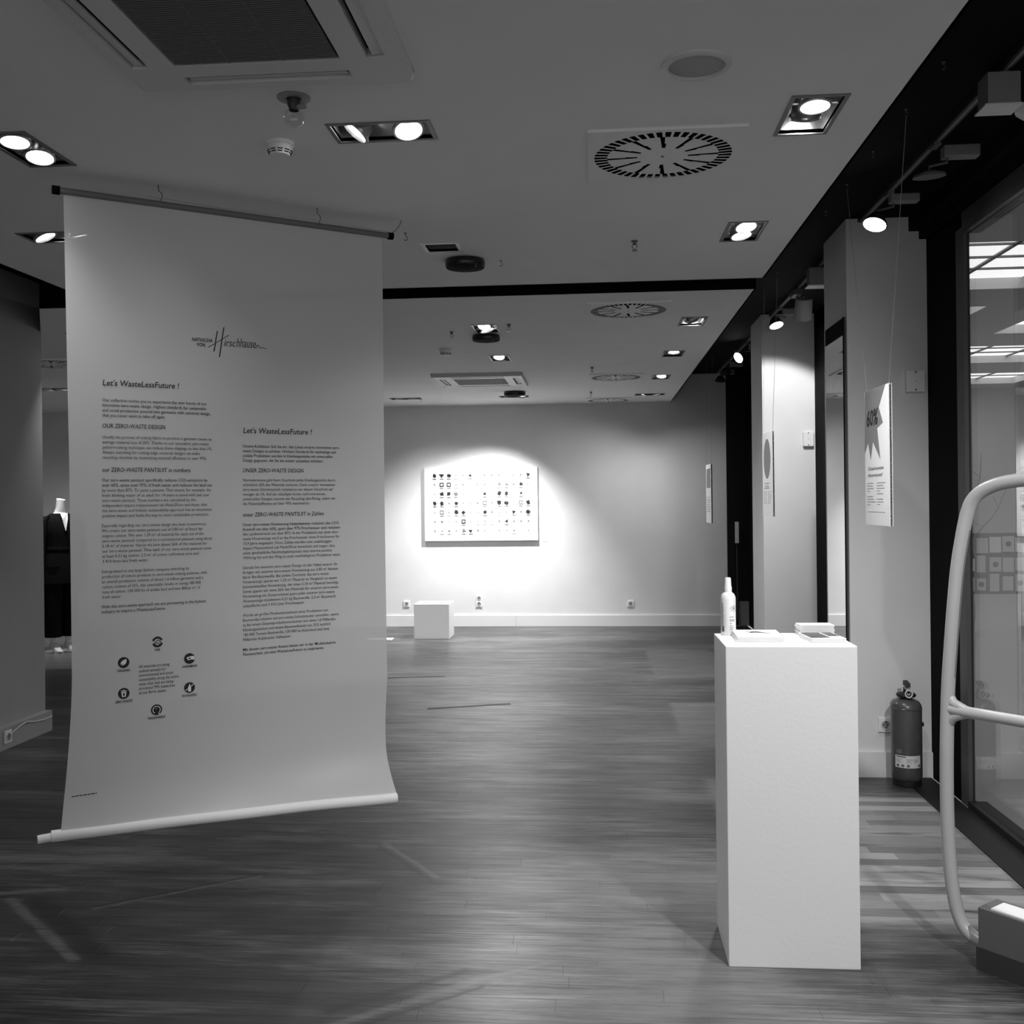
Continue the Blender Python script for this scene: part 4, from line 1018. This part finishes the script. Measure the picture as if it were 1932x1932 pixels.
# ================================================================== WALL BOXES, SOCKETS
def jbox(x0, x1, z0, z1, y, label):
    t = thing('junction_box', ((x0 + x1) / 2, y, (z0 + z1) / 2), label, 'box', group='junction boxes on the pillars')
    w, h = (x1 - x0) / 2, (z1 - z0) / 2
    MB().cbox(-w, w, -0.035, 0, -h, h, 0.003).build('cover', 'white', t)
    for z in (-h * 0.82, 0, h * 0.82):
        MB().cyl((0.0, -0.0362, z), (0.0, -0.034, z), 0.003 if z == 0 else 0.0045, n=10).build('screw', 'black' if z else 'grey', t)
jbox(1.716, 1.815, 2.136, 2.256, 5.86, 'white junction box on the near pillar')
jbox(1.735, 1.821, 1.993, 2.115, 8.80, 'white junction box casting a shadow on the far pillar')
def socket(x, y, z, n, label, vertical=False, rz=0.0):
    t = thing('wall_socket', (x, y, z), label, 'socket', rz=rz, group='wall sockets')
    L = 0.071 * n + 0.01
    hx, hz = (0.0405, L / 2) if vertical else (L / 2, 0.0405)
    MB().cbox(-hx, hx, -0.012, 0, -hz, hz, 0.004).build('plate', 'white', t)
    for i in range(n):
        o = (i - (n - 1) / 2) * 0.071
        cx, cz = (0, o) if vertical else (o, 0)
        q = axis_q((0, -1, 0))
        smooth_angle(MB().lathe([(0.027, 0.0), (0.027, 0.004), (0.022, 0.004), (0.020, -0.006), (0.001, -0.006)], 24, (cx, -0.012, cz), q).build('outlet_ring', 'offwhite', t))
        MB().lathe([(0.020, 0.0008), (0.001, 0.0008)], 24, (cx, -0.0122, cz), q).build('outlet_well', 'grey', t)
        h = MB()
        for s in (-1, 1): h.cyl((cx + s * 0.0095, -0.0145, cz), (cx + s * 0.0095, -0.012, cz), 0.0032, n=8)
        h.box(cx - 0.002, cx + 0.002, -0.0155, -0.012, cz + 0.013, cz + 0.019); h.box(cx - 0.002, cx + 0.002, -0.0155, -0.012, cz - 0.019, cz - 0.013)
        h.build('contact_hole', 'black', t)
socket(1.625, 5.86, 0.290, 2, 'double wall socket behind the fire extinguisher')
socket(-2.40, YB, 0.282, 1, 'wall socket beside the low white plinth')
socket(-1.48, YB, 0.315, 2, 'two upright wall sockets below the bright picture', True)
socket(0.41, YB, 0.278, 1, 'single wall socket on the bare part of the back wall')
socket(-3.79, 6.30, 0.080, 1, 'wall socket set into the thick baseboard', rz=R(90))
cb = MB().tube([(-3.773, 6.31, 0.095), (-3.76, 6.40, 0.128), (-3.772, 6.50, 0.135), (-3.778, 6.62, 0.110), (-3.782, 6.75, 0.098), (-3.784, 6.84, 0.10)], 0.004, 8).build('power_cable', 'offwhite', None, label='pale cable running from the baseboard socket', cat='cable')

# ================================================================== PICTURE, LABEL CARD, LOW PLINTH
px0, px1, pz0, pz1 = -2.150, -0.728, 1.075, 1.992
pic = thing('pinned_picture', (px0, YB, pz0), 'wide white panel with rows of small pinned dark snippets on the back wall', 'picture')
PW, PH = px1 - px0, pz1 - pz0
MB().box(0, PW, -0.045, 0.0, 0, PH).build('panel', 'board', pic)
rows_ = ["o/\\..O.......O.", ".QQ..::..^^.T.", ".^vY..'+.=W.M.", "o/'M.-.Q'^i'QV", ".Q.AH..^..'Y:v", "::::Q:..._/.'.", "_,',AO.------_"]
rnd = random.Random(21)
for r_ in range(7):
    for c_ in range(14):
        ch = rows_[r_][c_]
        x = 0.128 + c_ * (PW - 0.245) / 13; z = PH - 0.098 - r_ * (PH - 0.20) / 6.2
        light = ch in ".':_-,"
        sz = 0.016 if light else rnd.uniform(0.028, 0.038)
        n = rnd.choice([3, 4, 5, 6]); a0 = rnd.uniform(0, 6)
        pts = [(x + sz * rnd.uniform(0.6, 1.15) * math.cos(a0 + 2 * math.pi * k / n), z + sz * rnd.uniform(0.6, 1.15) * math.sin(a0 + 2 * math.pi * k / n)) for k in range(n)]
        mb = MB()
        if ch == 'Q':
            for (u0, u1, v0, v1) in ((-0.026, 0.026, 0.014, 0.026), (-0.026, 0.026, -0.026, -0.012), (-0.026, -0.015, -0.012, 0.014), (0.015, 0.026, -0.012, 0.014)): mb.box(x + u0, x + u1, -0.048, -0.045, z + v0, z + v1)
        else:
            mb.prism(pts, lambda u, v, q: (u, q, v), -0.048, -0.045)
        mb.build('pinned_snippet', ('midgrey' if light and rnd.random() < 0.5 else 'grey') if light else rnd.choice(['ink', 'ink', 'ink', 'inkgrey']), pic)
        if not light or rnd.random() < 0.4:
            MB().box(x - 0.024, x + 0.024, -0.0462, -0.045, z - 0.052, z - 0.036).build('caption_slip', 'midgrey' if not light else 'grey', pic)
lc = MB().box(-0.680, -0.590, YB - 0.003, YB, 1.055, 1.245).build('label_card', 'paper', None, label='small pale text card right beside the pinned picture', cat='card')
tl = MB()
for i in range(6): tl.box(-0.668, -0.668 + random.uniform(0.04, 0.07), YB - 0.0036, YB - 0.003, 1.215 - i * 0.012, 1.2175 - i * 0.012)
tl.build('fine_print', 'grey', lc)
lp = MB().cbox(-2.090, -1.685, 11.58, 11.985, 0.0, 0.398, 0.003).build('low_plinth', 'plinth', None, label='low white cube plinth on the floor before the back wall', cat='plinth')
for i, (x, y) in enumerate(((-1.98, 11.78), (-1.80, 11.80))):
    MB().prism([(-0.05, -0.03), (0.03, -0.05), (0.06, 0.02), (-0.02, 0.05)], lambda u, v, q, x=x, y=y: (x + u, y + v, q), 0.398, 0.402).build('snippet', 'grey', None, label=['flat grey scrap lying on the low plinth, nearer its corner', 'flat grey scrap lying in the middle of the low plinth'][i], cat='scrap')
MB().box(-2.62, -2.33, 11.45, 11.62, 0, 0.010).build('floor_sheet', 'paper', None, label='white sheet lying on the floor beside the low plinth', cat='sheet')
# dark tape remnants on the floor
def tape(x0, y0, x1, y1, w, label):
    d = Vector((x1 - x0, y1 - y0)); n = Vector((-d.y, d.x)).normalized() * w / 2
    pts = [(x0 + n.x, y0 + n.y), (x1 + n.x, y1 + n.y), (x1 - n.x, y1 - n.y), (x0 - n.x, y0 - n.y)]
    MB().prism(pts, lambda u, v, q: (u, v, q), 0.0002, 0.0015).build('floor_tape', 'tape', None, label=label, cat='tape', group='dark tape strips on the floor')
tape(-1.285, 7.655, -0.675, 7.862, 0.045, 'dark tape strip on the floor, the nearer one')
tape(-2.2, 8.94, -1.364, 9.094, 0.03, 'dark tape strip on the floor, farther off beside the banner')

# ================================================================== FIRE EXTINGUISHER
ex = thing('fire_extinguisher', (1.662, 5.715, 0), 'dark fire extinguisher standing on the floor before the near pillar', 'fire extinguisher')
smooth_angle(MB().lathe([(0.001, 0.02), (0.060, 0.018), (0.076, 0.035), (0.080, 0.05), (0.080, 0.415), (0.077, 0.432), (0.066, 0.450), (0.044, 0.462), (0.022, 0.468), (0.020, 0.478)], 40).build('cylinder', 'red', ex), 30)
smooth_angle(MB().lathe([(0.066, 0.030), (0.074, 0.030), (0.076, 0.002), (0.070, 0.0), (0.066, 0.002)], 40).build('foot_ring', 'rubber', ex))
smooth_angle(MB().lathe([(0.080, 0.410), (0.0815, 0.412), (0.0815, 0.416), (0.080, 0.418)], 40).build('shoulder_seam', 'red', ex))
smooth_angle(MB().lathe([(0.022, 0.470), (0.046, 0.474), (0.052, 0.482), (0.048, 0.492), (0.030, 0.496), (0.016, 0.500), (0.014, 0.520)], 28).build('valve_collar', 'rubber', ex))
MB().cbox(-0.012, 0.012, -0.045, 0.02, 0.515, 0.525, 0.002).build('lower_handle', 'grey', ex)
MB().prism([(-0.045, 0.530), (-0.042, 0.552), (0.015, 0.560), (0.02, 0.535)], lambda u, v, q: (q, u, v), -0.011, 0.011).build('lever', 'rubber', ex)
pts = [(0.018 * math.cos(R(a)), -0.052, 0.497 + 0.020 * math.sin(R(a))) for a in range(0, 360, 20)]
MB().tube(pts, 0.004, 8, closed=True).build('pull_ring', 'offwhite', ex)
MB().cyl((0, -0.030, 0.497), (0, -0.046, 0.497), 0.013, n=18).build('gauge', 'black', ex)
MB().tube([(0.005, -0.048, 0.502), (0.005, -0.048, 0.494), (0.0, -0.048, 0.490), (-0.005, -0.048, 0.494), (-0.005, -0.048, 0.502)], 0.0018, 6).build('pin', 'white', ex)
MB().cbox(0.078, 0.090, -0.012, 0.012, 0.315, 0.335, 0.002).build('side_clip', 'rubber', ex)
ave = math.atan2(-5.715, -1.662)
def wq(mb, a0, a1, z0, z1, r):
    n = 16; b = len(mb.v)
    for i in range(n + 1):
        a = a0 + (a1 - a0) * i / n; mb.v += [(r * math.cos(a), r * math.sin(a), z0), (r * math.cos(a), r * math.sin(a), z1)]
    for i in range(n): mb.f.append((b + 2 * i, b + 2 * i + 2, b + 2 * i + 3, b + 2 * i + 1))
lb = MB(); wq(lb, ave - 0.78, ave + 0.98, 0.104, 0.170, 0.0812); lab = link_flat('label', lb, 'offwhite', ex)
tl = MB(); rnd = random.Random(2)
wq(tl, ave - 0.70, ave - 0.05, 0.160, 0.166, 0.0816)
for i in range(4):
    for a0 in (-0.70, -0.02, 0.45):
        wq(tl, ave + a0, ave + a0 + rnd.uniform(0.2, 0.42), 0.150 - i * 0.0055, 0.1515 - i * 0.0055, 0.0816)
link_flat('label_print', tl, 'inkgrey', lab)
dk = MB()
for a0, r in ((-0.58, 0.008), (-0.25, 0.008), (0.10, 0.008), (0.85, 0.008)):
    b = len(dk.v)
    for k in range(16):
        a = ave + a0 + r / 0.081 * math.cos(2 * math.pi * k / 16); dk.v.append((0.0818 * math.cos(a), 0.0818 * math.sin(a), 0.116 + r * math.sin(2 * math.pi * k / 16)))
    dk.f.append(tuple(range(b, b + 16)))
link_flat('label_discs', dk, 'inkgrey', lab)
tx = text_lines(['GS'], lambda u, v: (0.0812 * math.cos(ave - 0.70 + u / 0.081), 0.0812 * math.sin(ave - 0.70 + u / 0.081), 0.182 + v), 0.026, 0, 0.032, 0.01, 0.2)
link_flat('test_mark', tx, 'grey', ex)

# ================================================================== TUBE FRAME AND BASE BLOCK
TD = Vector((0.65, -0.76)).normalized(); TN = Vector((TD.y, -TD.x))
tf = thing('tube_frame', (1.242, 3.56, 0), 'pale bent-tube frame with a crossbar standing by the shop-front glass', 'frame')
def TP(s, z, off=0.0):
    p = TD * s + TN * off; return (p.x, p.y, z)
left = [(0.194, 1.605), (0.13, 1.597), (0.085, 1.585), (0.045, 1.565), (0.016, 1.535), (-0.002, 1.49), (-0.018, 1.42), (-0.036, 1.32), (-0.050, 1.20), (-0.064, 1.05), (-0.076, 0.90), (-0.082, 0.75), (-0.085, 0.60), (-0.084, 0.45), (-0.078, 0.32), (-0.068, 0.22), (-0.050, 0.14), (-0.025, 0.095), (0.01, 0.073), (0.06, 0.062), (0.14, 0.056)]
def cat(pts, k=4):
    out = []
    for i in range(len(pts) - 1):
        p0, p1, p2, p3 = (Vector(pts[max(0, i - 1)]), Vector(pts[i]), Vector(pts[i + 1]), Vector(pts[min(len(pts) - 1, i + 2)]))
        for j in range(k):
            t = j / k
            out.append(0.5 * ((2 * p1) + (-p0 + p2) * t + (2 * p0 - 5 * p1 + 4 * p2 - p3) * t * t + (-p0 + 3 * p1 - 3 * p2 + p3) * t ** 3))
    out.append(Vector(pts[-1])); return out
TW = 0.30
half = cat(left)
full = [(p.x, p.y) for p in half] + [(2 * TW - p.x, p.y) for p in reversed(half)]
smooth_angle(MB().tube([TP(s, z) for s, z in full], 0.0225, 18, closed=True).build('outer_tube', 'tube', tf), 60)
smooth_angle(MB().tube([TP(-0.074, 0.829), TP(-0.055, 0.828), TP(0.0, 0.826), TP(TW, 0.826), TP(2 * TW, 0.826), TP(2 * TW + 0.055, 0.828), TP(2 * TW + 0.074, 0.829)], [0.0205, 0.0205, 0.0195, 0.0195, 0.0195, 0.0205, 0.0205], 16).build('crossbar', 'tube', tf), 60)
smooth_angle(MB().tube([TP(-0.0785, 0.885), TP(-0.060, 0.850), TP(-0.030, 0.838), TP(0.0, 0.832)], [0.016, 0.018, 0.016, 0.012], 12).tube([TP(-0.081, 0.765), TP(-0.062, 0.800), TP(-0.030, 0.814), TP(0.0, 0.820)], [0.016, 0.018, 0.016, 0.012], 12).build('weld_fillet', 'tube', tf), 60)
inner = [(p.x + 0.020, p.y) for p in half if 0.9 < p.y < 1.45]
MB().tube([TP(s, z) for s, z in inner], 0.0045, 8).build('edge_seal', 'midgrey', tf)
def BB(x0, x1, y0, y1, z0, z1, name, m, ch=0.0):
    b = MB().cbox(x0, x1, y0, y1, z0, z1, ch) if ch else MB().box(x0, x1, y0, y1, z0, z1)
    c = Vector((TD.x * 0.20, TD.y * 0.20)); n = Vector((-TD.y, TD.x))
    b.v = [tuple((c.x + TD.x * p[0] + n.x * p[1], c.y + TD.y * p[0] + n.y * p[1], p[2])) for p in b.v]
    return b.build(name, m, tf)
blk = BB(-0.145, 0.30, -0.058, 0.058, 0.0, 0.205, 'base_block', 'block', 0.004); blk['label'] = 'dark grey base block'
BB(-0.150, 0.305, -0.062, 0.062, 0.0, 0.075, 'base_band', 'darkgrey')
BB(-0.105, 0.26, -0.05, 0.03, 0.2055, 0.2105, 'cover_plate', 'white')

# ================================================================== MANNEQUIN
mq = thing('mannequin', (-5.75, 10.60, 0), 'headless white mannequin in a black pantsuit half hidden behind the banner', 'mannequin', rz=R(52))
def ell(cx, cy, z, rx, ry, n=20, tilt=0.0):
    return [(cx + rx * math.cos(2 * math.pi * i / n), cy + ry * math.sin(2 * math.pi * i / n), z + tilt * math.cos(2 * math.pi * i / n)) for i in range(n)]
body = MB()
body.rings([ell(0, 0, 0.86, 0.15, 0.11), ell(0, 0, 1.0, 0.14, 0.10), ell(0, 0, 1.10, 0.115, 0.085), ell(0, 0, 1.28, 0.135, 0.10), ell(0, 0, 1.40, 0.15, 0.09), ell(0, 0.01, 1.455, 0.11, 0.07), ell(0, 0.015, 1.49, 0.058, 0.055), ell(0, 0.0, 1.54, 0.046, 0.048), ell(0.002, -0.008, 1.60, 0.045, 0.047), ell(0.004, -0.012, 1.64, 0.047, 0.049, tilt=-0.008)])
for s in (-1, 1):
    body.rings([ell(s * 0.075, 0, 0.88, 0.075, 0.085), ell(s * 0.08, 0, 0.60, 0.06, 0.065), ell(s * 0.08, 0.005, 0.48, 0.048, 0.05), ell(s * 0.08, 0.015, 0.30, 0.045, 0.05), ell(s * 0.08, 0.02, 0.15, 0.028, 0.032), ell(s * 0.08, 0.02, 0.09, 0.030, 0.036)])
    body.rings([[(s * 0.08 + x, yy, z) for x, z in ((-w, zb), (w, zb), (w * 0.8, zt), (-w * 0.8, zt))] for yy, w, zb, zt in ((0.065, 0.026, 0.040, 0.10), (0.02, 0.030, 0.038, 0.12), (-0.05, 0.034, 0.016, 0.085), (-0.10, 0.040, 0.010, 0.045), (-0.15, 0.034, 0.010, 0.032), (-0.175, 0.012, 0.011, 0.024))])
    body.rings([ell(s * 0.225, -0.01, 0.80, 0.03, 0.025, 12), ell(s * 0.225, -0.02, 0.74, 0.034, 0.020, 12), ell(s * 0.222, -0.03, 0.68, 0.030, 0.016, 12), ell(s * 0.22, -0.035, 0.63, 0.012, 0.010, 12)])
bo_ = smooth_angle(body.build('body', 'mannequin', mq), 60)
rm = bo_.modifiers.new('one_skin', 'REMESH'); rm.mode = 'VOXEL'; rm.voxel_size = 0.010; rm.use_smooth_shade = True
jk = MB()
jk.rings([ell(0, 0, 0.74, 0.205, 0.150, 28), ell(0, 0, 0.90, 0.185, 0.135, 28), ell(0, 0, 1.02, 0.160, 0.115, 28), ell(0, 0, 1.10, 0.145, 0.105, 28), ell(0, 0, 1.25, 0.165, 0.120, 28), ell(0, 0, 1.38, 0.185, 0.110, 28), ell(0, 0.01, 1.44, 0.165, 0.090, 28), ell(0, 0.015, 1.485, 0.095, 0.070, 28)], cap=False)
smooth_angle(jk.build('jacket', 'suit', mq), 60)
for s in (-1, 1):
    smooth_angle(MB().rings([ell(s * 0.155, 0.005, 1.455, 0.05, 0.06, 16), ell(s * 0.19, 0.005, 1.40, 0.066, 0.072, 16), ell(s * 0.215, 0.0, 1.20, 0.060, 0.066, 16), ell(s * 0.222, 0.0, 1.05, 0.058, 0.062, 16), ell(s * 0.228, -0.01, 0.90, 0.062, 0.060, 16), ell(s * 0.228, -0.015, 0.745, 0.066, 0.060, 16)]).build('sleeve', 'suit', mq), 60)
    smooth_angle(MB().rings([ell(s * 0.075, 0, 0.92, 0.11, 0.125, 20), ell(s * 0.085, 0, 0.75, 0.102, 0.115, 20), ell(s * 0.09, 0, 0.45, 0.090, 0.105, 20), ell(s * 0.09, 0.005, 0.165, 0.088, 0.105, 20)], cap=False).build('trouser_leg', 'suit', mq), 60)
vn = MB().prism([(-0.040, 1.488), (0.040, 1.488), (0.028, 1.42), (0.003, 1.30), (-0.003, 1.30), (-0.028, 1.42)], lambda u, v, q: (u, q - 0.085 - 0.042 * min(1, max(0, (1.49 - v) / 0.1)), v), -0.006, 0.0)
vn.build('neckline', 'mannequin', mq)
smooth_angle(MB().rings([ell(0, 0, 1.075, 0.150, 0.110, 28), ell(0, 0, 1.085, 0.154, 0.114, 28), ell(0, 0, 1.115, 0.154, 0.114, 28), ell(0, 0, 1.125, 0.150, 0.110, 28)], cap=False).build('belt', 'suit', mq), 60)
smooth_angle(MB().lathe([(0.001, 0.008), (0.17, 0.008), (0.18, 0.004), (0.18, 0.0)], 40, (0.0, 0.0, 0)).build('stand_plate', 'chrome', mq))
